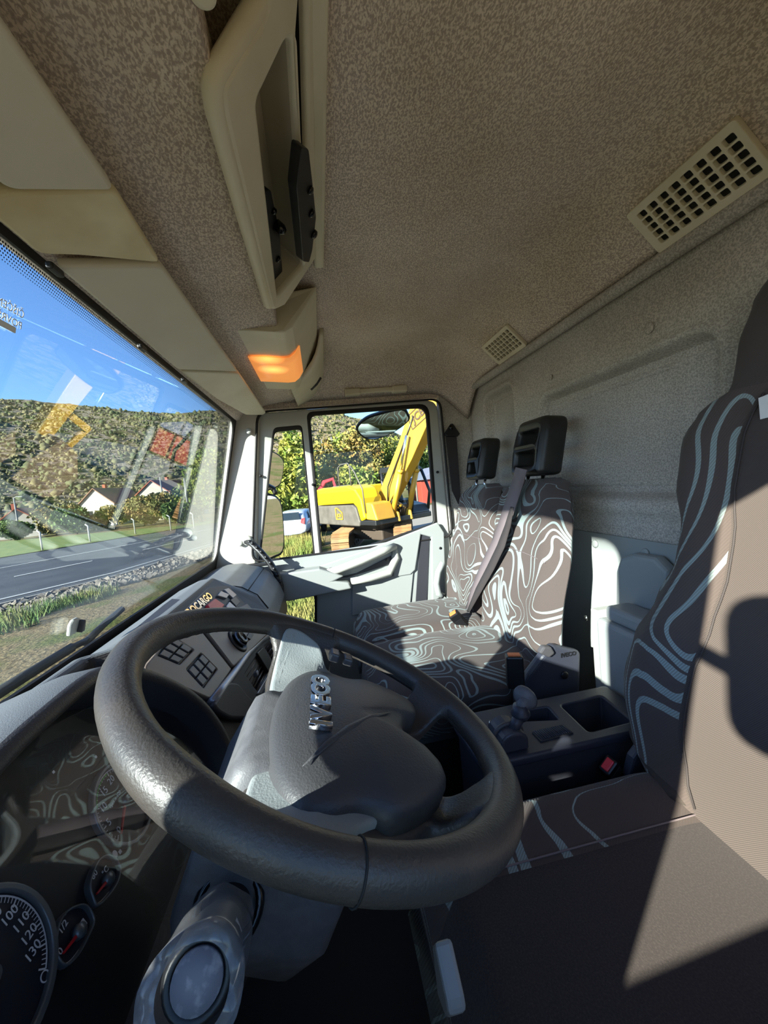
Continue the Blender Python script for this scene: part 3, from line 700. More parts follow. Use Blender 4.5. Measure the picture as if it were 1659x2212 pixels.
# instrument cluster face, gauges
MC = frame((0, .31, 1.91), (1, 0, 0), (0, .45, 1))
cl = plate('instrument_panel', rpoly([(.19, -.16), (.72, -.16), (.745, .02), (.66, .12), (.50, .165), (.30, .165), (.20, .10)], .05), [], MC, .006, 'cluster_face', da, z=-.005)
def sub(name, pl, m, z, th=.002, bev=0, parent=cl): return plate(name, pl, [], MC, th, m, parent, bev, z=z)
def dial(px, py, r, v0, a0, v1, a1, step, minor, nums, nr, size, needle, unit_=None):
    cx, cy = onf(MC, px, py)
    plate('gauge_ring', circ(r * 1.08, 48, cx, cy), [circ(r * .97, 48, cx, cy)], MC, .008, 'gauge_ring', cl, .0015, z=.002)
    sub('gauge_dial', circ(r, 48, cx, cy), 'gauge_face', .0)
    ang = lambda v: math.radians(a0 + (a1 - a0) * (v - v0) / (v1 - v0))
    tk = []; tf = []
    def bar(a, r0, r1, wd):
        d = Vector((math.cos(a), math.sin(a))); n_ = Vector((-d.y, d.x)); c = Vector((cx, cy)); b = len(tk)
        for q in (c + d * r0 - n_ * wd, c + d * r1 - n_ * wd, c + d * r1 + n_ * wd, c + d * r0 + n_ * wd): tk.append((q.x, q.y, .0022))
        tf.append((b, b + 1, b + 2, b + 3))
    v_ = v0
    while v_ <= v1 + 1e-6:
        maj = abs((v_ - v0) / step - round((v_ - v0) / step)) < 1e-6
        bar(ang(v_), r * (.80 if maj else .84), r * .92, .0007 if maj else .0004); v_ += minor
    for k in range(40):
        aa = ang(v0 + (v1 - v0) * k / 40); bb = ang(v0 + (v1 - v0) * (k + 1) / 40); b = len(tk)
        for a_, rad in ((aa, .91), (bb, .91), (bb, .935), (aa, .935)): tk.append((cx + math.cos(a_) * r * rad, cy + math.sin(a_) * r * rad, .0022))
        tf.append((b, b + 1, b + 2, b + 3))
    o = add('tick_marks', tk, tf, 'gauge_white', cl, M=MC); o['kind'] = 'stuff'
    for nv in nums:
        a = ang(nv); text('numeral', str(nv), size, MC @ Matrix.Translation((cx + math.cos(a) * r * nr, cy + math.sin(a) * r * nr, .0022)), 'gauge_white', cl, .0002)
    a = ang(needle); d = Vector((math.cos(a), math.sin(a))); n_ = Vector((-d.y, d.x)); c = Vector((cx, cy))
    pts = [c - d * r * .15 - n_ * .0022, c - d * r * .15 + n_ * .0022, c + d * r * .82 + n_ * .0007, c + d * r * .82 - n_ * .0007]
    prism('needle', [MC @ Vector((*p, .005)) for p in pts], MC.col[2].to_3d() * .002, 'gauge_red', cl, 0)
    lathe('needle_cap', [(r * .14, 0), (r * .14, .006), (r * .10, .009), (.0005, .009)], MC @ Matrix.Translation((cx, cy, .002)), 'gauge_ring', cl, 20)
    return cx, cy, ang
def aof(px, py, q, r): c = onf(MC, *q); p = onf(MC, px, py); return math.degrees(math.atan2(p[1] - c[1], p[0] - c[0]))
TQ = (262, 1735)
a5, a30 = aof(229, 1782, TQ, 1), aof(277, 1695, TQ, 1)
while a30 > a5: a30 -= 360
k_ = (a30 - a5) / 25; A0 = a5 - 5 * k_
tcx, tcy, tang = dial(*TQ, .049, 0, A0, 35, A0 + 35 * k_, 5, 1, (0, 5, 10, 15, 20, 25, 30, 35), .68, .0125, 0)
text('legend', 'rpm x 100', .0065, MC @ Matrix.Translation((tcx - .006, tcy + .012, .0022)), 'gauge_white', cl, .0002)
gm = []; gf = []
for k in range(14):
    for a_, rad in ((tang(10 + k * .7), .87), (tang(10 + (k + 1) * .7), .87), (tang(10 + (k + 1) * .7), .90), (tang(10 + k * .7), .90)): gm.append((tcx + math.cos(a_) * .049 * rad, tcy + math.sin(a_) * .049 * rad, .0026))
    gf.append((4 * k, 4 * k + 1, 4 * k + 2, 4 * k + 3))
add('green_band', gm, gf, 'gauge_green', cl, M=MC)
dial(-38, 2122, .060, 0, A0, 140, A0 + 40 * k_, 10, 2, (70, 80, 90, 100, 110, 120, 130), .70, .0115, 0)
def drop(pxs, cpx, num, npx, nd0, nd1):
    pl = ccurve([onf(MC, *p) for p in pxs], 4); c = Vector((sum(p[0] for p in pl) / len(pl), sum(p[1] for p in pl) / len(pl)))
    inn = [tuple(c + (Vector(p) - c) * .91) for p in pl]
    plate('gauge_ring', pl, [inn], MC, .008, 'gauge_ring', cl, .0015, z=.002); sub('gauge_dial', inn, 'gauge_face', 0)
    a, b = Vector(onf(MC, *nd0)), Vector(onf(MC, *nd1)); d = (b - a).normalized(); n_ = Vector((-d.y, d.x))
    prism('needle', [MC @ Vector((*p, .005)) for p in (a - d * .004 - n_ * .0018, a - d * .004 + n_ * .0018, b + n_ * .0008, b - n_ * .0008)], MC.col[2].to_3d() * .002, 'gauge_red', cl, 0)
    lathe('needle_cap', [(.007, 0), (.0065, .006), (.0005, .007)], MC @ Matrix.Translation((*a, .002)), 'gauge_ring', cl, 16)
    for s_, q in zip(num, npx): text('numeral', s_, .009, MC @ Matrix.Translation((*onf(MC, *q), .0022)), 'gauge_white', cl, .0002)
    # arc of scale marks along the upper left edge
    tk = []; tf = []
    for i in range(0, len(inn)):
        p = Vector(inn[i]); q = c + (p - c) * .93
        if (p - c).dot(Vector((-.7, .7))) > 0 or True:
            pa = Vector(inn[i - 1]); qa = c + (pa - c) * .95; b0 = len(tk); p2 = c + (p - c) * .97; pa2 = c + (pa - c) * .97; q2 = c + (p - c) * .95
            if (p - c).dot(Vector((-.9, .4))) > 0:
                tk += [(p2.x, p2.y, .0022), (pa2.x, pa2.y, .0022), (qa.x, qa.y, .0022), (q2.x, q2.y, .0022)]; tf.append((b0, b0 + 1, b0 + 2, b0 + 3))
    o = add('scale_arc', tk, tf, 'gauge_white', cl, M=MC); o['kind'] = 'stuff'
drop([(195, 1880), (207, 1860), (225, 1851), (245, 1862), (253, 1885), (241, 1922), (205, 1963), (190, 1945), (184, 1915)], None, ('80', '°C'), ((200, 1892), (224, 1884)), (226, 1904), (198, 1938))
drop([(112, 2020), (125, 1985), (150, 1963), (178, 1960), (196, 1990), (186, 2022), (160, 2070), (132, 2095), (111, 2070)], None, ('0', '1/2'), ((126, 2058), (132, 2005)), (162, 2018), (124, 2068))
# fuel pump and warning symbols
q = onf(MC, 176, 1998); sub('symbol', rpoly([(q[0] - .003, q[1] - .004), (q[0] + .003, q[1] - .004), (q[0] + .003, q[1] + .004), (q[0] - .003, q[1] + .004)], .001), 'gauge_white', .0022, .0004)
q = onf(MC, 245, 1847); sub('symbol', circ(.0035, 16, *q, ry=.0045), 'gauge_white', .0022, .0004)
for (px, py, w_) in ((204, 1637, .0016), (256, 1842, .0022), (112, 1670, .0015)):
    q = onf(MC, px, py); sub('symbol', [(q[0] - w_, q[1] - w_), (q[0] + w_, q[1] - w_), (q[0] + w_, q[1] + w_), (q[0] - w_, q[1] + w_)], 'gauge_white', .0022, .0004)
q = onf(MC, 92, 2112); plate('symbol', circ(.0045, 20, *q), [circ(.0035, 20, *q)], MC, .0004, 'gauge_white', cl, z=.0022)
cg = plate('cluster_lens', rpoly([(.195, -.14), (.70, -.14), (.725, .02), (.65, .11), (.50, .15), (.30, .15), (.205, .09)], .05), [], MC, .002, 'cluster_glass', da, z=.022)
# dark slope under the cluster
prism('knee_bolster', [(-.04, .27, 1.80), (-.04, .235, 1.76), (-.04, .25, 1.62), (-.04, .36, 1.50), (-.04, .40, 1.70)], (.80, 0, 0), 'dash_low', da, .014, seg=3)

# centre stack on its own plane
MS = frame((0, .33, 2.0), (1, 0, 0), (0, .65, 1)); sq = lambda l, h=0: [onf(MS, *p, h) for p in l]
def sp_(name, pxs, m, h0, h1, bev=.002, r=.006, parent=da):
    pl = rpoly(sq(pxs, h1), r, 3); return plate(name, pl, [], MS, h1 - h0, m, parent, bev, z=(h0 + h1) / 2)
swp = plate('switch_panel', rpoly(sq([(306, 1446), (352, 1392), (420, 1345), (500, 1446), (455, 1510)], .006), [.02, .02, .01, .004, .01], 4),
            [rpoly(sq([(337, 1415), (372, 1375), (418, 1404), (387, 1436)], .006), .003, 2), rpoly(sq([(402, 1447), (434, 1411), (469, 1446), (439, 1487)], .006), .003, 2)], MS, .010, 'dash_panel', da, .003, z=.002)
def bank(pxs, nu, nv):
    a, b, c, d = [Vector(p) for p in sq(pxs, .006)]
    plate('switch_well', [tuple(a), tuple(b), tuple(c), tuple(d)], [], MS, .002, 'rubber', swp, z=-.004)
    for i in range(nu):
        for j in range(nv):
            f_ = lambda s, t: (a.lerp(b, s)).lerp(d.lerp(c, s), t)
            s0, s1, t0, t1 = (i + .10) / nu, (i + .90) / nu, (j + .03) / nv, (j + .97) / nv
            if nu == 3: t0 = .06 + .88 * t0; t1 = .06 + .88 * t1
            pts = [f_(s0, t0), f_(s1, t0), f_(s1, t1), f_(s0, t1)]
            plate('switch', rpoly([tuple(p) for p in pts], .0015, 2), [], MS, .010, 'switch', swp, .002, z=.0035)
bank([(337, 1415), (372, 1375), (418, 1404), (387, 1436)], 3, 2)
bank([(402, 1447), (434, 1411), (469, 1446), (439, 1487)], 3, 2)
rad = sp_('radio_panel', [(505, 1440), (440, 1355), (470, 1335), (540, 1300), (600, 1330), (576, 1372)], 'dash_panel', -.004, .008, .003, .01)
q = onf(MS, 514, 1384, .01); Mk = MS @ Matrix.Translation((*q, .008))
lathe('knob_dish', [(.036, 0), (.034, .004), (.028, .006), (.026, .002), (.001, .002)], Mk, 'black_plastic', rad, 32)
lathe('knob', [(.022, .002), (.022, .014), (.019, .020), (.014, .021), (.012, .017), (.0005, .017)], Mk, 'sky_blue_plastic' if False else 'black_gloss', rad, 28)
lathe('knob_ring', [(.0225, .010), (.0235, .012), (.0225, .014)], Mk, 'silver_trim', rad, 28, caps=False)
for (px, py) in ((520, 1352), (540, 1372)):
    sp_('radio_key', [(px - 7, py + 4), (px, py - 8), (px + 9, py - 2), (px + 2, py + 9)], 'black_plastic', .008, .013, .001, .002, rad)
# upper switch row with the model lettering
up_ = sp_('upper_panel', [(395, 1322), (452, 1268), (495, 1264), (560, 1328), (540, 1345), (430, 1345)], 'dash_dark', -.004, .005, .002, .012)
a_, b_ = Vector(onf(MS, 421, 1314, .006)), Vector(onf(MS, 464, 1277, .006)); cx_ = b_ - (b_ - a_) * .78; dvec = (b_ - a_); an = math.atan2(dvec.y, dvec.x)
text('lettering', 'EUROCARGO', .030, MS @ Matrix.Translation((cx_.x - .02, cx_.y, .0062)) @ Matrix.Rotation(an, 4, 'Z'), 'chrome', up_, .0012, bold=True, sx=1.25)
sp_('hazard_switch', [(448, 1306), (465, 1292), (486, 1306), (478, 1318), (455, 1318)], 'red_button', .004, .014, .003, .004, up_)
for pp in ([(470, 1286), (478, 1276), (496, 1284), (490, 1292)], [(484, 1273), (494, 1270), (512, 1285), (504, 1292)], [(498, 1296), (508, 1288), (520, 1300), (511, 1310)], [(488, 1310), (496, 1299), (512, 1314), (504, 1320)]):
    sp_('rocker', pp, 'silver_trim' if pp[0][0] < 490 else 'switch', .004, .012, .002, .003, up_)
# ridge and vents
MVt = frame((0, .262, 1.87), (1, 0, 0), (0, .30, 1)); vq = lambda l, h=0: [onf(MVt, *p, h) for p in l]
def vp(name, pxs, m, h0, h1, bev=.002, r=.004, parent=da, holes=()):
    return plate(name, rpoly(vq(pxs, h1), r, 4), [rpoly(vq(h, h1), .003, 2) for h in holes], MVt, h1 - h0, m, parent, bev, z=(h0 + h1) / 2)
va = vp('vent_panel', [(456, 1522), (494, 1468), (520, 1440), (556, 1390), (600, 1372), (618, 1398), (610, 1440), (585, 1490), (550, 1535), (530, 1558), (498, 1556), (470, 1540)], 'dash_low', -.01, .012, .004, .015, da,
        [[(529, 1457), (557, 1413), (579, 1450), (557, 1494)], [(571, 1396), (588, 1380), (604, 1400), (592, 1432)]])
tube('ridge', [MVt @ Vector((*p, .014)) for p in vq([(458, 1518), (480, 1488), (505, 1455), (535, 1412), (563, 1384), (590, 1368)], .014)], .010, 'silver_trim', va, 10)
vp('vent_well', [(526, 1460), (557, 1408), (583, 1450), (557, 1500)], 'rubber', -.02, -.012, 0, .002, va); vp('vent_well', [(568, 1398), (588, 1376), (608, 1400), (592, 1438)], 'rubber', -.02, -.012, 0, .002, va)
for quad, N in (([(529, 1457), (557, 1413), (579, 1450), (557, 1494)], 5), ([(571, 1396), (588, 1380), (604, 1400), (592, 1432)], 4)):
    a, b, c, d = [Vector(p) for p in vq(quad, .006)]
    for i in range(N):
        s_ = (i + .6) / N; p, q = a.lerp(d, s_), b.lerp(c, s_)
        tube('vent_slat', [MVt @ Vector((p.x, p.y, .004)), MVt @ Vector((q.x, q.y, .004))], .0035, 'switch', va, 6, flat=.5)
sp2 = vp('vent_divider', [(556, 1410), (568, 1398), (590, 1440), (582, 1452)], 'black_plastic', .0, .018, .003, .003, va)
box('vent_tab', *(lambda q: (q[0] - .008, q[0] + .008, q[1] - .006, q[1] + .006, .004, .016))(onf(MVt, 553, 1455, .01)), 'silver_trim', va, .002, M=MVt)
box('vent_tab', *(lambda q: (q[0] - .008, q[0] + .008, q[1] - .006, q[1] + .006, .004, .016))(onf(MVt, 582, 1386, .01)), 'silver_trim', va, .002, M=MVt)
vp('ashtray', [(462, 1520), (494, 1472), (516, 1475), (534, 1500), (548, 1512), (534, 1552), (500, 1552), (474, 1538)], 'dash_low', .010, .024, .006, .014, va)
vp('trim_bar', [(556, 1498), (583, 1452), (590, 1455), (566, 1498)], 'silver_trim', .008, .016, .002, .002, va)
# seams and marker on the passenger dash top
tube('seam', [Vector((x, y, z + .0015)) for x, y, z in ((1.43, .46, 2.0065), (1.43, .38, 2.0065), (1.43, .31, 1.9865), (1.43, .26, 1.952), (1.43, .228, 1.897))], .0018, 'rubber', da, 6)
tube('seam', [Vector((x, .291, 1.972)) for x in (1.43, 1.6, 1.84)], .0018, 'rubber', da, 6)
prism('tray_recess', [P(*p, Z=2.045) for p in ((352, 1312), (372, 1297), (402, 1300), (380, 1318), (300, 1362), (262, 1388))], (0, 0, .006), 'dash_low', da, .003)
sd = box('door_side_strip', 1.875, 1.90, .26, .40, 1.975, 1.992, 'black_plastic', da, .004)

# ------------------------------------------------------------------ steering wheel
WC = Vector((.476, .0205, 2.0428)); WN = Vector((.022, -.462, .887)).normalized()
wx = (Vector((1, 0, 0)) - WN * WN.x).normalized(); MWh = frame(WC, wx, WN.cross(wx))
sw = empty('steering_wheel', WC, 'black four-spoke steering wheel with chrome lettering in front of the driver seat', 'steering wheel')
# rim: an oval torus, slightly swollen at the hand positions
NR = 96; path = []; rad_ = []
for i in range(NR):
    a = 2 * math.pi * i / NR; path.append(MWh @ Vector((.225 * math.cos(a), .225 * math.sin(a), 0)))
    rad_.append(.0180 + .0018 * math.exp(-((math.degrees(a) - 150) / 14) ** 2) + .0018 * math.exp(-((math.degrees(a) - 30) / 14) ** 2) + .0012 * math.exp(-((math.degrees(a) - 225) / 25) ** 2))
tube('rim', path, rad_, 'rim_leather', sw, 20, cyc=True, upv=WN)
for a in (33, 147, 184, -4):     # leather joints
    a = math.radians(a); u = Vector((math.cos(a), math.sin(a), 0)); ringp = [MWh @ (u * .225 + (u * math.cos(t) + Vector((0, 0, 1)) * math.sin(t)) * .0187) for t in [2 * math.pi * k / 24 for k in range(24)]]
    tube('rim_joint', ringp, .0009, 'rubber', sw, 5, cyc=True)
arc = lambda r, a0, a1, n_: [(r * math.cos(math.radians(a0 + (a1 - a0) * k / n_)), r * math.sin(math.radians(a0 + (a1 - a0) * k / n_))) for k in range(n_ + 1)]
top_h = rpoly(arc(.209, 24, 156, 26) , 0) ; top_h = arc(.209, 27, 153, 26) + [(-.175, .074), (-.12, .066), (-.06, .062), (0, .061), (.06, .062), (.12, .066), (.175, .074)]
oc_l = rpoly(arc(.209, 187, 231, 10) + [(-.108, -.128), (-.128, -.098), (-.142, -.070), (-.152, -.040), (-.172, -.026)], .006, 3)
oc_r = rpoly([(-x, y) for x, y in oc_l][::-1], .0, 3)
ob_ = rpoly(arc(.209, 249, 291, 10) + [(.052, -.140), (.030, -.122), (0, -.114), (-.030, -.122), (-.052, -.140)], .006, 3)
def hz(x, y):
    r = math.hypot(x, y); return -.044 * (1 - sstep(.165, .214, r)) - .40 * max(0, y) * (1 - sstep(.12, .2, abs(x))) * (1 - sstep(.15, .2, r))
sp0 = plate_mesh(circ(.222, 96), [top_h, oc_l, oc_r, ob_], .026, 0)
bm = bmesh.new(); bm.from_mesh(sp0); bmesh.ops.triangulate(bm, faces=bm.faces)
for _ in range(5):
    bmesh.ops.subdivide_edges(bm, edges=[e for e in bm.edges if e.calc_length() > .010], cuts=1)
    bmesh.ops.triangulate(bm, faces=bm.faces)
for v_ in bm.verts:
    r = v_.co.xy.length; v_.co.z += hz(v_.co.x, v_.co.y) - .010 * (1 - sstep(.19, .215, r))
tv = [[bm.verts.new(((.225 + .0172 * math.cos(2 * math.pi * q / 14)) * math.cos(2 * math.pi * k / 90), (.225 + .0172 * math.cos(2 * math.pi * q / 14)) * math.sin(2 * math.pi * k / 90), .0172 * math.sin(2 * math.pi * q / 14))) for q in range(14)] for k in range(90)]
for k in range(90):
    for q in range(14): bm.faces.new((tv[k][q], tv[(k + 1) % 90][q], tv[(k + 1) % 90][(q + 1) % 14], tv[k][(q + 1) % 14]))
bm.to_mesh(sp0); bm.free(); sp0.transform(MWh)
spk = finish(sp0, 'spokes', 'rim_leather', sw, True)
rm = spk.modifiers.new('remesh', 'REMESH'); rm.mode = 'VOXEL'; rm.voxel_size = .0035; rm.use_smooth_shade = True
sm = spk.modifiers.new('smooth', 'SMOOTH'); sm.factor = .5; sm.iterations = 22
# grey hub base across the two horizontal spokes
hb = rpoly([(-.192, .072), (-.15, .064), (-.07, .059), (0, .058), (.07, .059), (.15, .064), (.192, .072), (.200, .045), (.194, .0), (.165, -.02), (.140, -.045), (.11, -.10), (0, -.11), (-.11, -.10), (-.140, -.045), (-.165, -.02), (-.194, .0), (-.200, .045)], .02, 4)
hbm = plate_mesh(hb, [], .016, .004)
bm = bmesh.new(); bm.from_mesh(hbm); bmesh.ops.triangulate(bm, faces=bm.faces)
for _ in range(5):
    bmesh.ops.subdivide_edges(bm, edges=[e for e in bm.edges if e.calc_length() > .008], cuts=1); bmesh.ops.triangulate(bm, faces=bm.faces)
for v_ in bm.verts: v_.co.z += hz(v_.co.x, v_.co.y) + .004
bm.to_mesh(hbm); bm.free(); hbm.transform(MWh)
hubo = finish(hbm, 'hub_base', 'hub_grey', sw, True)
# airbag cover: domed shape from nested outlines
half = [(0, .054), (.05, .051), (.10, .039), (.136, .014), (.141, -.012), (.131, -.036), (.130, -.055), (.135, -.076), (.118, -.110), (.092, -.138), (.068, -.146), (.045, -.140), (.028, -.122), (0, -.112)]
outl = ccurve(half + [(-x, y) for x, y in half[-2:0:-1]], 4)
rings = []
for s_, h_ in ((1.0, -.030), (1.0, -.014), (.985, -.008), (.95, -.003), (.85, .003), (.65, .009), (.4, .013), (.15, .015)):
    rings.append([MWh @ Vector((p[0] * s_, -.035 + (p[1] + .035) * s_, h_ - .018 - .14 * (p[1] + .035) * s_)) for p in outl])
cov = loft('airbag_cover', rings, 'hub_cover', sw, smooth=True)
def hdome(x, y): return hd0(x, y) - .14 * (y + .035) + .006
def hd0(x, y):
    r = max(abs(x) / .148, abs(y + .035) / .108); pts = [(1.0, -.014), (.95, -.003), (.85, .003), (.65, .009), (.4, .013), (.15, .015), (0, .0155)]
    for (a, ha), (b, hb_) in zip(pts, pts[1:]):
        if r >= b: return ha + (hb_ - ha) * (a - r) / (a - b) - .024
    return -.0085
tube('cover_crease', [MWh @ Vector((x, y, hdome(x, y) - .0012)) for x, y in ((-.105, .02), (-.07, -.005), (-.04, -.03), (-.01, -.06), (.015, -.092))], [.0005, .004, .005, .004, .0005], 'hub_cover', sw, 8, flat=.5, upv=WN)
for ch, xx in zip('IVECO', (-.050, -.030, -.001, .0265, .0535)):
    text('emblem_letter', ch, .033, MWh @ Matrix.Translation((xx, .004, hdome(xx, .004) + .0035)) @ Matrix.Rotation(-.14, 4, 'X'), 'chrome', cov, .0030, bold=True, sx=1.2, bev=.0007)
# thumb keys by the right spoke
kb = box('thumb_key', .148, .176, -.028, -.012, -.012, .002, 'switch', sw, .003, M=MWh); box('thumb_key', .150, .176, -.052, -.036, -.012, .0, 'switch', sw, .003, M=MWh)

# ------------------------------------------------------------------ steering column
co = empty('steering_column', (.45, .2, 1.6), 'dark grey steering column shroud with a thick stalk below the wheel', 'steering column')
def csec(z, x0, x1, y0, y1): return rpoly([(x0, y0), (x1, y0), (x1, y1), (x0, y1)], .02, 4), z
rings = []
for (z, x0, x1, y0, y1) in ((-.045, -.075, .075, -.06, .07), (-.06, -.085, .085, -.075, .08), (-.13, -.09, .09, -.085, .09), (-.22, -.085, .085, -.085, .085), (-.28, -.06, .06, -.07, .07), (-.30, -.035, .035, -.04, .05)):
    pl, z_ = csec(z, x0, x1, y0, y1); rings.append([MWh @ Vector((p[0], p[1], z_)) for p in pl])
loft('shroud', rings, 'column_grey', co, smooth=True)
tube('shaft', [MWh @ Vector((0, 0, -.02)), MWh @ Vector((0, 0, -.55))], .032, 'dash_low', co, 16)
sb, se = P(492, 1962, X=.375), P(425, 2120, X=.255)
ax = (se - sb).normalized(); MSk = frame(sb, ax.cross(Vector((0, 0, 1))), Vector((0, 0, 1)) - ax * ax.z)
# orient so that local z follows the stalk
zx = ax; xx_ = zx.cross(Vector((0, 0, 1))).normalized(); MSk = Matrix((xx_, zx.cross(xx_), zx)).transposed().to_4x4(); MSk.translation = sb
Ls = (se - sb).length
skk = lathe('stalk', [(.001, -.03), (.022, -.03), (.020, .0), (.0165, .012), (.0165, .045), (.019, .055), (.022, .075), (.024, .10), (.024, Ls - .010), (.022, Ls - .003), (.019, Ls), (.017, Ls - .003), (.0005, Ls - .003)], MSk, 'black_plastic', co, 28)
lathe('stalk_collar', [(.034, -.02), (.034, -.004), (.030, .004), (.026, .0), (.026, -.02)], MSk, 'black_gloss', co, 28, caps=False)
mat('stalk_end', sr(110, 108, 116), .6, var=(90, sr(150, 146, 150), .5, .65))
lathe('end_button', [(.0165, Ls - .004), (.016, Ls + .0005), (.0005, Ls + .001)], MSk, 'stalk_end', skk, 28)
# torn clear film sleeve over the outer half of the stalk
rings = []
for k in range(10):
    z = .045 + (Ls + .012 - .045) * k / 9; ring = []
    for j in range(40):
        a = 2 * math.pi * j / 40; wob = noise.noise(Vector((math.cos(a) * 1.4, math.sin(a) * 1.4, z * 26)))
        r = .0275 + .0035 * k / 9 + .003 * wob; ring.append(MSk @ Vector((r * math.cos(a), r * math.sin(a), z + (.012 * noise.noise(Vector((math.cos(a) * 2, math.sin(a) * 2, 3))) if k in (0, 9) else 0))))
    rings.append(ring)
rings.append([MSk @ Vector((.022 * math.cos(2 * math.pi * j / 40), .022 * math.sin(2 * math.pi * j / 40), Ls + .012)) for j in range(40)])
loft('film_sleeve', rings, 'clear_film', skk, caps=False, smooth=True)
# horn symbol and wiper marks printed on the stalk
def on_stalk(name, ang, z, pts, m='gauge_white'):
    vv = []
    for (u_, w_) in pts:
        a = ang + u_ / .0242; vv.append(MSk @ Vector((.0246 * math.cos(a), .0246 * math.sin(a), z + w_)))
    return add(name, vv, [tuple(range(len(vv)))], m, skk)
ct = (MSk.inverted() @ Vector(CAMP)); base_a = math.atan2(ct.y, ct.x)
on_stalk('horn_symbol', base_a - .55, .105, [(-.005, -.002), (-.001, -.0012), (.004, -.004), (.004, .004), (-.001, .0012), (-.005, .002)])
# recessed lever handle and key barrel on the shroud
rc = [P(*p, X=.412) for p in ((600, 2035), (615, 2010), (650, 1998), (705, 1992), (690, 2012), (650, 2030))]
prism('adjust_lever', rc, (-.010, 0, 0), 'column_grey', co, .003)
key = P(478, 1860, X=.40); lathe('ignition_barrel', [(.020, 0), (.020, .010), (.015, .013), (.0005, .012)], frame(key, (0, 1, .3), (0, .3, -1)), 'grey_plastic', co, 24)
# ------------------------------------------------------------------ seats
def interp(tab, z):
    if z <= tab[0][0]: return tab[0][1]
    for (a, va_), (b, vb) in zip(tab, tab[1:]):
        if z <= b:
            t = (z - a) / (b - a); t = t * t * (3 - 2 * t); return va_ + (vb - va_) * t
    return tab[-1][1]
def backrest(name, cx, tab, zs, yf, th, bol, m, parent, plain=0, skew=None, crown=.05, plain_top=9, nf=32, nb=12, edge=.05):
    rings = []
    z0, z1 = zs[0], zs[-1]
    for z in zs:
        hw = interp(tab, z); c = cx + (skew(z) if skew else 0)
        tp = 1 - .55 * sstep(z1 - .05, z1, z) ; ring = []
        for k in range(nf):
            u = -1 + 2 * k / (nf - 1); u = math.sin(u * math.pi / 2)
            y = yf(z) - edge * abs(u) ** 5 + bol * math.exp(-((abs(u) - .74) / .17) ** 2) - (1 - tp) * .05
            ring.append(Vector((c + hw * u, y, z)))
        for k in range(nb):
            u = 1 - 2 * (k + .5) / nb
            y = yf(z) - th + .04 * abs(u) ** 4 + (1 - tp) * .02
            ring.append(Vector((c + hw * u * .97, y, z)))
        rings.append(ring)
    n_ = nf + nb; fm = None
    if plain:
        fm = []
        for i in range(len(rings) - 1):
            for j in range(n_):
                u = math.sin((-1 + 2 * (j + .5) / (nf - 1)) * math.pi / 2) if j < nf - 1 else 1
                fm.append(1 if (j < nf - 1 and abs(u) < plain) or (zs[i] > plain_top) else 0)
        fm += [0, 0]
    return loft(name, rings, m, parent, smooth=True, fm=fm)
def zr(a, b, n_): return [a + (b - a) * k / (n_ - 1) for k in range(n_)]

ds = empty('driver_seat', (.40, -.36, 1.15), 'dark driver seat with swirl-patterned bolsters and plain twill centre', 'seat')
DT = [(1.66, .19), (1.70, .245), (1.748, .298), (1.828, .322), (1.928, .302), (2.016, .268), (2.105, .238), (2.167, .234), (2.247, .258), (2.329, .268), (2.372, .245), (2.40, .186), (2.47, .184), (2.53, .165), (2.58, .12), (2.61, .05)]
dyf = lambda z: -.555 - .18 * (z - 1.75) - .03 * sstep(2.2, 2.45, z) + .02 * math.exp(-((z - 1.9) / .12) ** 2)
bk = backrest('backrest', .41, DT, zr(1.66, 2.36, 44) + zr(2.37, 2.61, 20), dyf, .085, .022, ['seat_pattern_big', 'seat_plain'], ds, plain=.40, edge=.055, plain_top=2.385)
for s_ in (-1, 1):
    tube('seam', [Vector((.41 + s_ * interp(DT, z) * .405, dyf(z) + .0035, z)) for z in zr(1.72, 2.38, 24)], .0016, 'belt_dark', bk, 6)
# cushion
rings = []; NYc = 40
for k in range(NYc):
    t = k / (NYc - 1); y = -.085 - .50 * t; hw = .268 - .030 * (1 - sstep(0, .12, t)) - .01 * sstep(.85, 1, t)
    fr = sstep(0, .14, t); ring = []
    for j in range(30):
        u = math.sin((-1 + 2 * j / 29) * math.pi / 2)
        z = 1.705 + .012 * t * 0 + .026 * math.exp(-((abs(u) - .80) / .16) ** 2) - .055 * abs(u) ** 9 - .06 * (1 - fr) ** 2
        ring.append(Vector((.385 + hw * u, y, z)))
    for j in range(10):
        u = 1 - 2 * (j + .5) / 10; ring.append(Vector((.385 + hw * u * .96, y + .02 * (1 - fr), 1.59)))
    rings.append(ring)
fm = []
for i in range(NYc - 1):
    for j in range(40):
        u = math.sin((-1 + 2 * (j + .5) / 29) * math.pi / 2) if j < 29 else 1
        fm.append(1 if j < 29 and abs(u) < .50 else 0)
cu = loft('cushion', rings, ['seat_pattern_big', 'seat_cushion_plain'], ds, smooth=True, fm=fm + [0, 0])
tube('seam', [Vector((0.385 + .268 * .50, -.11 - .47 * t, 1.7085)) for t in zr(0, 1, 12)], .0014, 'belt', cu, 6)
box('base', .16, .62, -.52, -.13, 1.25, 1.60, 'black_plastic', ds, .02); box('rail', .14, .20, -.58, -.08, 1.15, 1.25, 'dash_low', ds, .006); box('rail', .58, .64, -.58, -.08, 1.15, 1.25, 'dash_low', ds, .006)
lv = [P(*p, Y=-.080) for p in ((968, 2030), (975, 2024), (1004, 2150), (1010, 2185), (1000, 2188), (980, 2140))]
prism('height_lever', lv, (0, .018, 0), 'grey_plastic', ds, .004)
prism('side_trim', [P(*p, X=.665) for p in ((1345, 1700), (1342, 1665), (1352, 1625), (1376, 1592), (1392, 1592), (1390, 1625), (1372, 1660), (1366, 1705))], (-.02, 0, 0), 'console_navy', ds, .005)
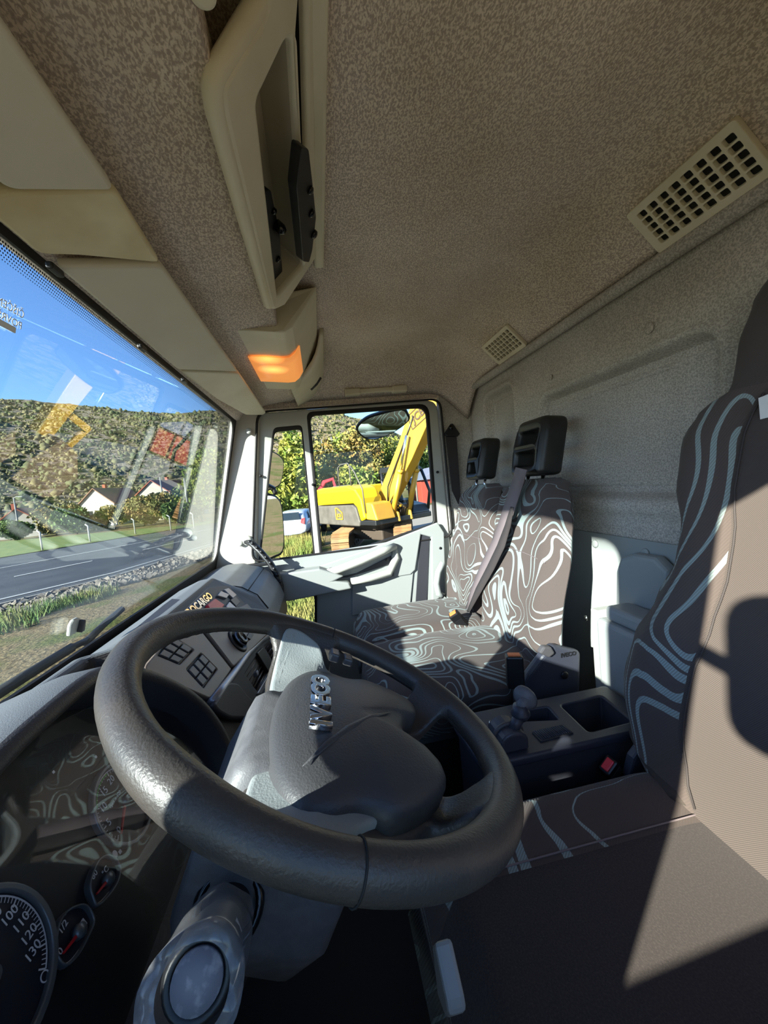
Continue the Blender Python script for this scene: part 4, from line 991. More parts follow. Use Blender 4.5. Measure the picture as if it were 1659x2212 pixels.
mat('bellows', sr(58, 50, 46), .9, bump=(60, .8, .004))
rings = []
for k in range(6):
    t = k / 5; c = P(1395, 1610, X=.63).lerp(P(1440, 1700, X=.57), t); rings.append([c + Vector((.05 * math.cos(a), .035 * math.sin(a) - .02, .03 * math.sin(a * 2) * .2)) * (1 + .2 * math.sin(k * 2.4)) for a in [2 * math.pi * j / 16 for j in range(16)]])
loft('bellows', rings, 'bellows', ds, smooth=True)
tg = [P(*p, Y=dyf(2.37) + .012) for p in ((1638, 860), (1663, 850), (1666, 900), (1642, 906))]
prism('care_label', tg, (0, -.002, 0), 'white_paint', bk, 0)

def buckle(name, px, py, X, up, face, label, btn, w_=.028, h_=.075, t_=.020, parent=None):
    p = P(px, py, X=X); up = Vector(up).normalized(); fx = Vector(face).normalized(); sx = up.cross(fx).normalized(); fx = sx.cross(up)
    M = Matrix((sx, fx, up)).transposed().to_4x4(); M.translation = p
    e = empty(name, p - up * h_, label, 'belt buckle')
    box('housing', -w_ / 2, w_ / 2, -t_ / 2, t_ / 2, -h_, 0, 'belt_buckle', e, .004, M=M)
    box('release_button', -w_ * .36, w_ * .36, -t_ * .32, t_ * .30, -.010, .0035, btn, e, .002, M=M)
    boxes('grip_ribs', [(-w_ * .42, w_ * .42, t_ / 2 - .0005, t_ / 2 + .001, -h_ + .008 + k * .005, -h_ + .010 + k * .005) for k in range(10)], 'black_plastic', e, M=M)
    tube('stem', [M @ Vector((0, 0, -h_ + .004)), M @ Vector((0, 0, -h_ - .07))], .009, 'belt_dark', e, 8, flat=.5)
    return e
buckle('belt_buckle', 1313, 1652, .668, (-.35, .55, .75), (-.9, .2, .4), 'black belt buckle with a red button beside the driver cushion', 'red_button', .034, .07, .024)
buckle('belt_buckle', 1110, 1415, .945, (.05, -.05, 1), (-.9, .3, 0), 'upright black belt buckle with an orange button near the lever knob', 'orange_button', .044, .085, .034)
buckle('belt_buckle', 978, 1325, 1.42, (-.1, .55, .75), (-.6, .6, .5), 'black belt buckle with an orange button between the two passenger backrests', 'orange_button', .04, .085, .03)

# passenger double seat
pb = empty('passenger_bench', (1.38, -.36, 1.15), 'two-place passenger bench in dark fabric with pale swirl lines', 'seat')
pyf = lambda z: -.565 - .19 * (z - 1.75) + .015 * math.exp(-((z - 1.88) / .1) ** 2)
PT1 = [(1.66, .20), (1.72, .25), (1.85, .245), (2.0, .235), (2.12, .22), (2.20, .20), (2.245, .165), (2.265, .10)]
PT2 = [(1.66, .16), (1.72, .205), (1.85, .225), (2.0, .225), (2.10, .21), (2.19, .195), (2.235, .16), (2.255, .10)]
b1 = backrest('backrest', 1.20, PT1, zr(1.66, 2.22, 36) + zr(2.23, 2.265, 8), pyf, .095, .012, 'seat_pattern', pb, skew=lambda z: .03 * (2.1 - z), edge=.045)
b2 = backrest('backrest', 1.625, PT2, zr(1.66, 2.21, 36) + zr(2.22, 2.255, 8), pyf, .095, .012, 'seat_pattern', pb, skew=lambda z: .10 * (2.1 - z), edge=.045)
def bench_cushion(x0, x1, nm='cushion'):
    rings = []
    for k in range(34):
        t = k / 33; y = -.085 - .49 * t; fr = sstep(0, .12, t); ring = []
        for j in range(24):
            u = math.sin((-1 + 2 * j / 23) * math.pi / 2)
            ring.append(Vector(((x0 + x1) / 2 + (x1 - x0) / 2 * u, y, 1.735 + .010 * math.cos(u * math.pi / 2) - .030 * abs(u) ** 10 - .05 * (1 - fr) ** 2 + .008 * math.sin(t * math.pi))))
        for j in range(8):
            u = 1 - 2 * (j + .5) / 8; ring.append(Vector(((x0 + x1) / 2 + (x1 - x0) / 2 * u * .98, y + .015 * (1 - fr), 1.60)))
        rings.append(ring)
    return loft(nm, rings, 'seat_pattern', pb, smooth=True)
bench_cushion(.965, 1.395); bench_cushion(1.398, 1.775)
box('base', 1.0, 1.74, -.54, -.14, 1.15, 1.60, 'black_plastic', pb, .02)
for (px0, z_) in ((None, 2.04), ):
    tube('stitch', [Vector((x, pyf(z_) + .004, z_ - .02 * abs((x - 1.2) / .1) ** 2 * .2)) for x in zr(1.02, 1.36, 12)], .0012, 'belt', pb, 5)
    tube('stitch', [Vector((x, pyf(z_) + .004, z_)) for x in zr(1.47, 1.80, 12)], .0012, 'belt', pb, 5)
# headrests with two slots
def headrest(cx, w_, z0, z1):
    Mh = frame((cx, -.722, (z0 + z1) / 2), (1, 0, 0), (0, -.10, 1)); h = (z1 - z0) / 2; a = w_ / 2
    ol = rpoly([(-a, -h), (a, -h), (a, h * .6), (a * .85, h), (-a * .85, h), (-a, h * .6)], [.02, .02, .03, .04, .04, .03], 5)
    s1 = rpoly([(-a * .62, h * .06), (a * .66, h * .06), (a * .66, h * .58), (-a * .62, h * .58)], .012, 4)
    s2 = rpoly([(-a * .62, -h * .68), (a * .66, -h * .68), (a * .66, -h * .14), (-a * .62, -h * .14)], .012, 4)
    me = plate_mesh(ol, [s1, s2], .085, .018, )
    for v_ in me.vertices:    # curve the shell: side cheeks forward in the middle, thinner foot
        v_.co.z += .022 * (v_.co.y / h) * (1 if v_.co.y > 0 else .3) + .012 * (abs(v_.co.x) / a) ** 2 - .010
    me.transform(Mh); o = finish(me, 'headrest', 'headrest', pb, True)
    for sx_ in (-.045, .045): tube('post', [Vector((cx + sx_, -.71, z0 + .01)), Vector((cx + sx_, -.70, z0 - .05))], .006, 'chrome', o, 10)
    return o
headrest(1.195, .185, 2.275, 2.462); headrest(1.637, .150, 2.275, 2.452)
# recliner cover on the near side of the bench
rcv = prism('recliner_cover', [P(*p, X=.945) for p in ((1126, 1520), (1132, 1480), (1142, 1458), (1172, 1418), (1196, 1394), (1256, 1408), (1254, 1520))], (.03, 0, 0), 'console_navy', pb, .010, seg=3)
lathe('cover_plug', [(.011, 0), (.011, .003), (.008, .005), (.0005, .005)], frame(P(1219, 1458, X=.945), (0, -1, 0), (0, 0, 1)), 'black_plastic', rcv, 20)
MRc = frame(P(1228, 1414, X=.9435), (0, -1, 0), (0, 0, 1)); text('lettering', 'IVECO', .016, MRc, 'black_plastic', rcv, .0006, bold=True)
prism('recliner_handle', [P(*p, X=.935) for p in ((1166, 1412), (1176, 1397), (1192, 1398), (1200, 1412), (1188, 1422))], (.02, 0, 0), 'switch', pb, .005)
# strap across the near passenger backrest
def ribbon(name, pxs, wpx, m, parent, off=.010, x=None):
    vv = []; ff = []
    for i, (px, py) in enumerate(pxs):
        for s_ in (-1, 1):
            q = (px + s_ * wpx[i], py + s_ * wpx[i] * .25)
            vv.append(PL(*q, (0, pyf(1.75) + off + .03 * (i == 0), 1.75), (0, 1, .19)))
    for i in range(len(pxs) - 1): ff.append((2 * i, 2 * i + 1, 2 * i + 3, 2 * i + 2))
    o = add(name, vv, ff, m, parent, smooth=True); s2 = o.modifiers.new('solid', 'SOLIDIFY'); s2.thickness = .0025; return o
sbt = empty('passenger_seat_belt', P(1012, 1310, X=1.5), 'grey ribbed seat belt slung diagonally over the near passenger backrest', 'seat belt')
ribbon('strap', [(1127, 1012), (1120, 1040), (1105, 1085), (1092, 1125), (1075, 1170), (1050, 1220), (1028, 1268), (1010, 1318)], [12, 12, 12, 12, 11, 10, 8, 4], 'belt', sbt, .018)
ribbon('strap_shade_side', [(1107, 1095), (1098, 1135), (1083, 1180), (1060, 1228), (1036, 1272), (1012, 1322)], [3, 6, 8, 8, 7, 3], 'belt_dark', sbt, .024)  # darker ribbon stands for the shaded, twisted side of the strap
prism('tongue', [PL(*p, (0, pyf(1.75) + .02, 1.75), (0, 1, .19)) for p in ((1005, 1316), (1016, 1314), (1014, 1330), (1006, 1332))], (0, .004, 0), 'chrome', sbt, 0)

# ------------------------------------------------------------------ centre console
cc = empty('centre_console', (.79, -.45, 1.15), 'dark centre console with trays between driver seat and bench', 'console')
MZ = frame((0, 0, 1.725), (1, 0, 0), (0, 1, 0)); cq = lambda l: [onf(MZ, *p) for p in l]
X0, X1, Y0, Y1 = .700, .875, -.255, -.672
trayA = rpoly([(.765, -.40), (.845, -.40), (.850, -.485), (.765, -.485)], .008, 3); trayB = rpoly([(.725, -.50), (.855, -.50), (.855, -.645), (.725, -.645)], .010, 3)
trayA = rpoly(cq([(1132, 1556), (1108, 1538), (1182, 1526), (1206, 1553)]), .006, 3); trayB = rpoly(cq([(1272, 1580), (1212, 1523), (1298, 1503), (1364, 1557)]), .008, 3)
cp = plate('top', rpoly([(X0, Y0), (X1, Y0 + .01), (X1, Y1), (X0, Y1)], [.03, .04, .015, .015], 5), [trayA, trayB], MZ, .020, 'console_navy', cc, .006, z=-.010)
def tray(outl, depth):
    c = Vector((sum(p[0] for p in outl) / len(outl), sum(p[1] for p in outl) / len(outl))); n_ = len(outl)
    r0 = [Vector((*p, 1.722)) for p in outl]; r1 = [Vector((*(c + (Vector(p) - c) * .9), 1.725 - depth)) for p in outl]
    add('tray', r0 + r1, [(i, (i + 1) % n_, (i + 1) % n_ + n_, i + n_) for i in range(n_)] + [tuple(range(n_, 2 * n_))], 'dash_low', cp)
tray(trayA, .05); tray(trayB, .08)
# body as a hollow shell so that the trays show
boxes('body', [(X0 + .004, X0 + .012, Y1 + .01, Y0 - .01, 1.15, 1.712), (X1 - .012, X1 - .004, Y1 + .01, Y0 - .01, 1.15, 1.712), (X0 + .012, X1 - .012, Y1 + .01, Y1 + .02, 1.15, 1.712), (X0 + .012, X1 - .012, Y0 - .02, Y0 - .01, 1.15, 1.712)], 'dash_low', cc)
# raised rim and vent slots
vs_ = rpoly(cq([(1148, 1582), (1218, 1566), (1240, 1585), (1168, 1604)]), .004, 2)
plate('slot_panel', vs_, [], MZ, .004, 'dash_low', cp, .001, z=.001)
a, b, c, d = [Vector(p) for p in cq([(1151, 1583), (1216, 1569), (1236, 1584), (1170, 1601)])]
for i in range(15):
    s_ = (i + .5) / 15; p, q = a.lerp(b, s_), d.lerp(c, s_)
    tube('vent_bar', [Vector((p.x, p.y, 1.7285)), Vector((q.x, q.y, 1.7285))], .0017, 'console_navy', cp, 5)
q = cq([(1070, 1568)])[0]; lathe('lighter_socket', [(.016, 0), (.016, .006), (.013, .008), (.012, .004), (.0005, .004)], Matrix.Translation((*q, 1.725)), 'black_plastic', cp, 24)
lathe('socket_ring', [(.0125, .007), (.0145, .008), (.0125, .009)], Matrix.Translation((*q, 1.7255)), 'chrome', cp, 24, caps=False)
# lever
gl = empty('parking_brake_lever', (*cq([(1098, 1605)])[0], 1.727), 'short upright lever with a rounded dark knob on the centre console', 'lever')
q = cq([(1098, 1603)])[0]
Mb = Matrix.Translation((q[0], q[1], 1.727))
rings = []
for (x_, ) in ((-.034,), (-.030,), (.030,), (.034,)):
    s_ = .92 if abs(x_) > .032 else 1
    rings.append([Mb @ Vector((x_ , y_ * s_, z_ * s_)) for y_, z_ in [(-.030, 0), (-.030, .018)] + [(-.030 * math.cos(t), .018 + .022 * math.sin(t)) for t in zr(.2, math.pi - .2, 9)] + [(.030, .018), (.030, 0)]])
loft('housing', rings, 'console_navy', gl, smooth=False, bevel=.003)
tube('gate_band', [Mb @ Vector((-.004, -.0305 * math.cos(t), .019 + .0225 * math.sin(t))) for t in zr(.1, math.pi - .1, 12)], .005, 'switch', gl, 6)
p0, p1, p2 = P(1108, 1578, X=.735), P(1122, 1545, X=.745), P(1132, 1512, X=.752)
tube('stem', [p0, p1], [.011, .013], 'console_navy', gl, 14)
ringc = p1.lerp(p2, .25)
lathe('collar', [(.014, -.014), (.020, -.004), (.020, .0), (.016, .006), (.014, .016)], frame(p1.lerp(p2, .2), (1, 0, 0), (0, 1, 0)), 'console_navy', gl, 20)
ax_ = (P(1152, 1520, X=.73) - P(1118, 1492, X=.765)); k0, k1 = P(1118, 1494, X=.765), P(1152, 1520, X=.735)
rings = []
for t, r in ((0, .004), (.05, .013), (.2, .020), (.45, .0225), (.7, .021), (.9, .016), (1.0, .006)):
    c = k0.lerp(k1, t); rings.append([c + Vector((0, math.cos(a_) * r * .85, math.sin(a_) * r)) for a_ in [2 * math.pi * j / 18 for j in range(18)]])
loft('knob', rings, 'column_grey', gl, smooth=True)
tube('knob_neck', [p1.lerp(p2, .2), k0.lerp(k1, .45)], [.012, .015], 'column_grey', gl, 12)
# ------------------------------------------------------------------ outside
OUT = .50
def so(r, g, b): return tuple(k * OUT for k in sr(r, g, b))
def ground_mat():
    m = mat('dry_ground', so(150, 130, 95), .95, spec=.1); n = m.node_tree.nodes; l = m.node_tree.links; b = n['Principled BSDF']
    tc = n.new('ShaderNodeTexCoord')
    def nz(s, d=6):
        t = n.new('ShaderNodeTexNoise'); t.inputs['Scale'].default_value = s; t.inputs['Detail'].default_value = d; l.new(tc.outputs['Object'], t.inputs['Vector']); return t.outputs['Fac']
    def ramp(f, p0, c0, p1, c1):
        r = n.new('ShaderNodeValToRGB'); r.color_ramp.elements[0].position = p0; r.color_ramp.elements[1].position = p1
        r.color_ramp.elements[0].color = (*c0, 1); r.color_ramp.elements[1].color = (*c1, 1); l.new(f, r.inputs[0]); return r
    a = ramp(nz(9), .35, so(120, 100, 66), .65, so(176, 154, 112)); g = ramp(nz(20, 8), .3, so(70, 92, 34), .7, so(140, 140, 70)); mk = ramp(nz(.55, 5), .48, (0, 0, 0), .60, (1, 1, 1))
    mx = n.new('ShaderNodeMix'); mx.data_type = 'RGBA'; l.new(mk.outputs[0], mx.inputs[0]); l.new(a.outputs[0], mx.inputs[6]); l.new(g.outputs[0], mx.inputs[7]); l.new(mx.outputs[2], b.inputs['Base Color'])
    bp = n.new('ShaderNodeBump'); bp.inputs['Strength'].default_value = .8; bp.inputs['Distance'].default_value = .05; l.new(nz(14, 8), bp.inputs['Height']); l.new(bp.outputs[0], b.inputs['Normal'])
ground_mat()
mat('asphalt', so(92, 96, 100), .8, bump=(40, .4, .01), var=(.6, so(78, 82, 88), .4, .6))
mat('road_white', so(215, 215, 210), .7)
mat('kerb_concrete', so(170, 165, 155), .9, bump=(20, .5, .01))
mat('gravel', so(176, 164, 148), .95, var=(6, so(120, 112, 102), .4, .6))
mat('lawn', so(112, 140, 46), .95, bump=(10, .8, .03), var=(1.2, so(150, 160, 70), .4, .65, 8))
mat('grass_blade', so(122, 150, 62), .8, var=(.5, so(190, 176, 100), .4, .6))
mat('green_blade', so(110, 150, 72), .8, var=(2, so(160, 160, 90), .4, .6))
mat('leaf_a', so(120, 148, 50), .7, var=(.8, so(176, 176, 70), .4, .65)); mat('leaf_b', so(84, 120, 44), .7, var=(.8, so(130, 150, 60), .4, .65)); mat('leaf_c', so(150, 150, 74), .75, var=(.8, so(176, 140, 70), .45, .65))
mat('bark', so(96, 78, 60), .9)
mat('house_wall', so(226, 216, 196), .8); mat('roof_tile', so(190, 100, 66), .8, bump=(6, .6, .05)); mat('roof_tile_pale', so(176, 130, 100), .8); mat('house_glass', so(50, 54, 60), .2)
mat('pole_grey', so(170, 168, 160), .7); mat('post_white', so(215, 212, 200), .7)
def hill_mat():
    m = mat('hillside', so(150, 140, 120), .95, spec=.05); n = m.node_tree.nodes; l = m.node_tree.links; b = n['Principled BSDF']
    tc = n.new('ShaderNodeTexCoord')
    t = n.new('ShaderNodeTexNoise'); t.inputs['Scale'].default_value = .32; t.inputs['Detail'].default_value = 9; t.inputs['Roughness'].default_value = .65; l.new(tc.outputs['Object'], t.inputs['Vector'])
    r = n.new('ShaderNodeValToRGB'); e = r.color_ramp.elements; e[0].position = .40; e[0].color = (*so(66, 76, 44), 1); e[1].position = .56; e[1].color = (*so(178, 166, 146), 1); x = e.new(.47); x.color = (*so(104, 106, 66), 1); x2 = e.new(.505); x2.color = (*so(158, 142, 112), 1); l.new(t.outputs['Fac'], r.inputs[0])
    sx = n.new('ShaderNodeSeparateXYZ'); l.new(tc.outputs['Object'], sx.inputs[0])
    l.new(r.outputs[0], b.inputs['Base Color'])
    bp = n.new('ShaderNodeBump'); bp.inputs['Strength'].default_value = 1; bp.inputs['Distance'].default_value = 2.5; l.new(t.outputs['Fac'], bp.inputs['Height']); l.new(bp.outputs[0], b.inputs['Normal'])
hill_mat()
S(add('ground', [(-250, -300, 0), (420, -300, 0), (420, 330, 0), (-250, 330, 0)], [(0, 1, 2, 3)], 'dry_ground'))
# road: ribbon through measured ground points
def ribbon_g(name, near, far, z, m, th=.0, kind='structure'):
    v = [(x, y, z) for x, y in near] + [(x, y, z) for x, y in far]; k = len(near)
    f = [(i, i + 1, k + i + 1, k + i) for i in range(k - 1)]
    o = add(name, v, f, m); o['kind'] = kind; return o
roadN = [(-30, 24.0), (0, 15.2), (12.3, 9.1), (14.7, 7.4), (22.6, 5.2), (34, 2.0), (70, -9)]
roadF = [(-14, 47.0), (12, 32), (29.2, 21.2), (35.7, 16.8), (42, 12.2), (54, 5.5), (86, -7)]
ribbon_g('road', roadN, roadF, .03, 'asphalt')
def mixl(t): return [(a[0] + (b[0] - a[0]) * t, a[1] + (b[1] - a[1]) * t) for a, b in zip(roadN, roadF)]
ribbon_g('road_edge_line', mixl(.05), mixl(.062), .045, 'road_white'); ribbon_g('road_edge_line', mixl(.60), mixl(.615), .045, 'road_white')
def lerp_path(pl, s):
    i = min(int(s), len(pl) - 2); t = s - i; return (pl[i][0] + (pl[i + 1][0] - pl[i][0]) * t, pl[i][1] + (pl[i + 1][1] - pl[i][1]) * t)
for (s0, s1) in ((1.3, 1.75), (2.1, 2.75), (3.2, 3.7), (4.1, 4.5), (4.9, 5.2)):
    a, b = mixl(.33), mixl(.345); ribbon_g('road_dash', [lerp_path(a, s0), lerp_path(a, s1)], [lerp_path(b, s0), lerp_path(b, s1)], .045, 'road_white')
kn = [(x - .2 * .4, y - .35) for x, y in roadN]
for nm, off0, off1, z_ in (('trim_kerb', .0, .16, .10), ):
    v = []; f = []
    for i, (x, y) in enumerate(roadN): v += [(x, y + .02, 0), (x - .05, y - .16, 0), (x - .05, y - .16, z_), (x, y + .02, z_)]
    for i in range(len(roadN) - 1):
        a = 4 * i
        for j in range(4): f.append((a + j, a + (j + 1) % 4, a + 4 + (j + 1) % 4, a + 4 + j))
    S(add('trim_3', v, f, 'kerb_concrete'))
ribbon_g('gravel_verge', [(x - .9, y - 1.7) for x, y in roadN], [(x, y - .16) for x, y in roadN], .02, 'gravel')
# loose stones on the verge
v = []; f = []
ico = [Vector(p).normalized() for p in ((0, 0, 1), (.9, 0, .3), (-.4, .8, .3), (-.5, -.8, .2), (.3, .5, -.6), (.2, -.6, -.6), (-.8, 0, -.5))]
icf = [(0, 1, 2), (0, 2, 3), (0, 3, 1), (1, 4, 2), (2, 6, 3), (3, 5, 1), (1, 5, 4), (2, 4, 6), (3, 6, 5)]
for k in range(2600):
    s = random.uniform(1.4, 4.3); p = lerp_path(roadN, s); d = random.uniform(.2, 1.7); r = random.uniform(.03, .09) if random.random() < .9 else random.uniform(.09, .15)
    b = len(v); rot = random.uniform(0, 6.28)
    for q in ico: v.append((p[0] - d * .5 + r * (q.x * math.cos(rot) - q.y * math.sin(rot)), p[1] - d + r * (q.x * math.sin(rot) + q.y * math.cos(rot)), .02 + r * .5 + r * q.z * .7))
    f += [tuple(b + i for i in t) for t in icf]
o = add('gravel_stones', v, f, 'gravel'); props(o, 'loose pale gravel stones along the near edge of the road', 'gravel', kind='stuff')
# lawn beyond the road
o = ribbon_g('lawn', [(x + .4, y + .3) for x, y in roadF], [(20, 60), (34, 55), (57, 42), (49, 23.5), (46.5, 15.5), (58, 9), (90, -4)], .05, 'lawn')
def blades(name, spots, m, label, hmin, hmax, n_):
    v = []; f = []
    for (cx, cy, rad, cnt) in spots:
        for k in range(cnt):
            a = random.uniform(0, 6.28); r = rad * math.sqrt(random.random()); x = cx + r * math.cos(a); y = cy + r * math.sin(a)
            h = random.uniform(hmin, hmax); a2 = random.uniform(0, 6.28); w_ = .010 + h * .02; dx, dy = math.cos(a2) * w_, math.sin(a2) * w_; lx, ly = random.uniform(-.4, .4) * h, random.uniform(-.4, .4) * h
            b = len(v); v += [(x - dx, y - dy, 0), (x + dx, y + dy, 0), (x + lx, y + ly, h)]; f.append((b, b + 1, b + 2))
    o = add(name, v, f, m); return props(o, label, 'grass', kind='stuff')
sp = []
for k in range(46): t = random.random(); sp.append((random.uniform(5.5, 13), random.uniform(.2, 2.2) , .6, 160))
blades('dry_grass', sp, 'grass_blade', 'dry yellow green grass growing between the truck and the excavator', .08, .30, 0)
sp = []
for (px, py, r) in ((40, 1340, .6), (20, 1360, .5), (120, 1315, .5), (180, 1300, .5), (225, 1285, .4), (60, 1330, .6), (5, 1345, .6), (150, 1308, .5), (90, 1325, .5), (200, 1292, .4)):
    p = P(px, py, Z=0); sp.append((p.x, p.y, r, 120))
blades('weeds', sp, 'green_blade', 'fresh green weeds growing on the gravel verge', .10, .38, 0)
sp = [(random.uniform(12.5, 17), random.uniform(.4, 2.6) - .1, .45, 140) for k in range(26)]
blades('tall_grass', sp, 'grass_blade', 'tall pale grass in front of the white car', .25, .65, 0)

# hills
def hill(name, label, phi0, phi1, elev, r0, r1, n1, n2, seed):
    v = []; f = []
    for i in range(n1):
        ph = math.radians(phi0 + (phi1 - phi0) * i / (n1 - 1)); H = elev(math.degrees(ph)) * r1
        for j in range(n2):
            t = j / (n2 - 1); r = r0 + (r1 - r0) * t * 1.25; x, y = r * math.cos(ph), r * math.sin(ph)
            z = H * (sstep(0, 1, min(t * 1.05, 1)) if t < .95 else 1 - (t - .95) * .6) * (1 + .16 * noise.noise(Vector((x * .012, y * .012, seed)))) + 3.0 * noise.noise(Vector((x * .05, y * .05, seed))) * t + 1.2 * noise.noise(Vector((x * .16, y * .16, seed))) * t - .8 * (1 - t)
            v.append((x, y, z))
    for i in range(n1 - 1):
        for j in range(n2 - 1): a = i * n2 + j; f.append((a, a + 1, a + 1 + n2, a + n2))
    o = add(name, v, f, 'hillside', smooth=True); return props(o, label, 'hill', kind='structure')
tab = [(-60, .10), (-30, .09), (-18, .10), (-14, .13), (-8, .19), (-3, .225), (4, .24), (10, .24), (20, .235), (32, .25), (45, .26), (70, .20)]
hill('hills', 'rocky scrub covered hillside behind the road and the yard', -60, 75, lambda d: interp(tab, d), 95, 230, 220, 60, 3.1)

# scrub on the hillside, far too many to count
def scrub():
    hm = bpy.data.objects['hills'].data; n1, n2 = 220, 60; v = []; f = []
    for k in range(26000):
        i = random.randrange(n1 - 1); j = random.randrange(4, int(n2 * .8))
        ph = -60 + 135 * i / (n1 - 1)
        if ph < -25 or ph > 52: continue
        if ph < 10 and random.random() < .45: continue
        q = hm.vertices[i * n2 + j].co.lerp(hm.vertices[(i + 1) * n2 + j + 1].co, random.random()) + Vector((random.uniform(-1, 1), random.uniform(-1, 1), 0))
        r = random.uniform(.25, .6) if random.random() < .85 else random.uniform(.6, 1.3); b = len(v); rot = random.uniform(0, 6.28)
        for p in [w_ * random.uniform(.6, 1.25) for w_ in ico]: v.append((q.x + r * 1.2 * (p.x * math.cos(rot) - p.y * math.sin(rot)), q.y + r * 1.2 * (p.x * math.sin(rot) + p.y * math.cos(rot)), q.z + r * .2 + r * p.z))
        f += [tuple(b + t for t in tr) for tr in icf]
    mat('scrub', so(92, 104, 56), .9, var=(.12, so(140, 130, 84), .4, .6)); return props(add('hill_scrub', v, f, 'scrub', smooth=True), 'olive scrub bushes dotted over the rocky hillside', 'scrub', kind='stuff')
scrub()

# trees and shrubs
def foliage(name, c, rx, ry, rz, n_, m, parent, ls):
    v = []; f = []
    lobes = [(Vector((random.uniform(-.55, .55) * rx, random.uniform(-.55, .55) * ry, random.uniform(-.45, .6) * rz)), random.uniform(.40, .62)) for _ in range(9)]
    for k in range(n_):
        lo, s = random.choice(lobes); d = Vector((random.gauss(0, 1), random.gauss(0, 1), random.gauss(0, 1))).normalized() * (random.random() ** .25)
        p = Vector(c) + lo + Vector((d.x * rx * s, d.y * ry * s, d.z * rz * s))
        if p.z < .05: continue
        a = Vector((random.uniform(-1, 1), random.uniform(-1, 1), random.uniform(-1, 1))).normalized(); b = a.cross(Vector((random.uniform(-1, 1), random.uniform(-1, 1), random.uniform(-1, 1)))).normalized(); s2 = ls * random.uniform(.6, 1.4); i = len(v)
        v += [p - a * s2, p + b * s2 * .6, p + a * s2, p - b * s2 * .6]; f.append((i, i + 1, i + 2, i + 3))
    return add(name, v, f, m, parent)
def tree(name, label, x, y, h, w_, m, n_=1500, trunk=True, ls=.16, cat='tree', group=None, low=.25):
    e = empty(name, (x, y, 0), label, cat, group)
    cz = h * (.5 + low / 2); foliage('foliage', (x, y, cz), w_, w_, h * (1 - low) / 2, n_, m, e, ls)
    tube('trunk', [(x, y, -.05), (x + .05 * w_, y, cz * .7), (x, y + .05 * w_, cz * 1.2)], [.05 * h * .4, .04 * h * .4, .01 * h * .4], 'bark', e, 7)
    return e
def at(px, X): p = P(px, 1050, X=X); return p.x, p.y
specs = [
 ('bush', 'round bright green bush behind the tall side mirror', 625, 27, 4.6, 1.7, 'leaf_a', 'trees behind the excavator'),
 ('tree', 'light green tree filling the quarter window', 650, 36, 8.6, 2.2, 'leaf_a', 'trees behind the excavator'),
 ('bush', 'dark green bush low beside the upper mirror', 603, 40, 5.2, 2.0, 'leaf_b', 'trees behind the excavator'),
 ('tree', 'yellow green tree just right of the door window post', 712, 42, 8.2, 2.4, 'leaf_c', 'trees behind the excavator'),
 ('tree', 'olive green tree behind the red loader arm', 748, 46, 8.4, 2.6, 'leaf_a', 'trees behind the excavator'),
 ('tree', 'yellowish tree left of the excavator boom', 795, 44, 8.8, 2.5, 'leaf_c', 'trees behind the excavator'),
 ('tree', 'green tree standing behind the excavator boom', 838, 50, 9.4, 2.6, 'leaf_a', 'trees behind the excavator'),
 ('tree', 'green tree at the right end of the door window', 912, 55, 8.0, 2.4, 'leaf_b', 'trees behind the excavator'),
 ('bush', 'low yellow green thicket behind the excavator hood', 735, 38, 4.6, 2.6, 'leaf_c', 'trees behind the excavator'),
 ('bush', 'low green thicket between hood and boom', 780, 37, 4.4, 2.6, 'leaf_a', 'trees behind the excavator'),
 ('bush', 'low olive thicket under the boom', 830, 39, 4.4, 2.6, 'leaf_c', 'trees behind the excavator'),
 ('tree', 'tall light green tree beside the passenger windscreen edge', 468, 46, 8.6, 2.6, 'leaf_a', 'trees across the road'),
 ('tree', 'bright green tree left of the windscreen edge', 425, 50, 7.6, 2.6, 'leaf_a', 'trees across the road'),
 ('bush', 'brownish hedge bush right of the white gabled house', 345, 54, 4.4, 2.6, 'leaf_c', 'trees across the road'),
 ('bush', 'yellow green bush below the orange roof across the road', 300, 56, 4.2, 2.6, 'leaf_c', 'trees across the road'),
 ('bush', 'rusty bush in front of the white gabled house', 235, 56, 3.4, 2.6, 'leaf_c', 'trees across the road'),
 ('bush', 'green bush left of the white gabled house', 150, 54, 3.6, 2.2, 'leaf_b', 'trees across the road'),
 ('bush', 'ochre bush right of the small red roofed house', 105, 58, 4.2, 2.8, 'leaf_c', 'trees across the road'),
 ('bush', 'low green bush at the left edge below the red roof', 12, 55, 2.6, 2.0, 'leaf_b', 'trees across the road'),
 ('bush', 'dull green bush between the road and the pole', 385, 46, 3.0, 1.8, 'leaf_b', 'trees across the road'),
]
for nm, lab, px, X, h, w_, m_, g_ in specs:
    x, y = at(px, X); tree(nm, lab, x, y, h, w_, m_, 4200 if h > 5 else 3000, cat='tree' if nm == 'tree' else 'bush', group=g_, low=.0 if nm == 'tree' else .0, ls=.20)

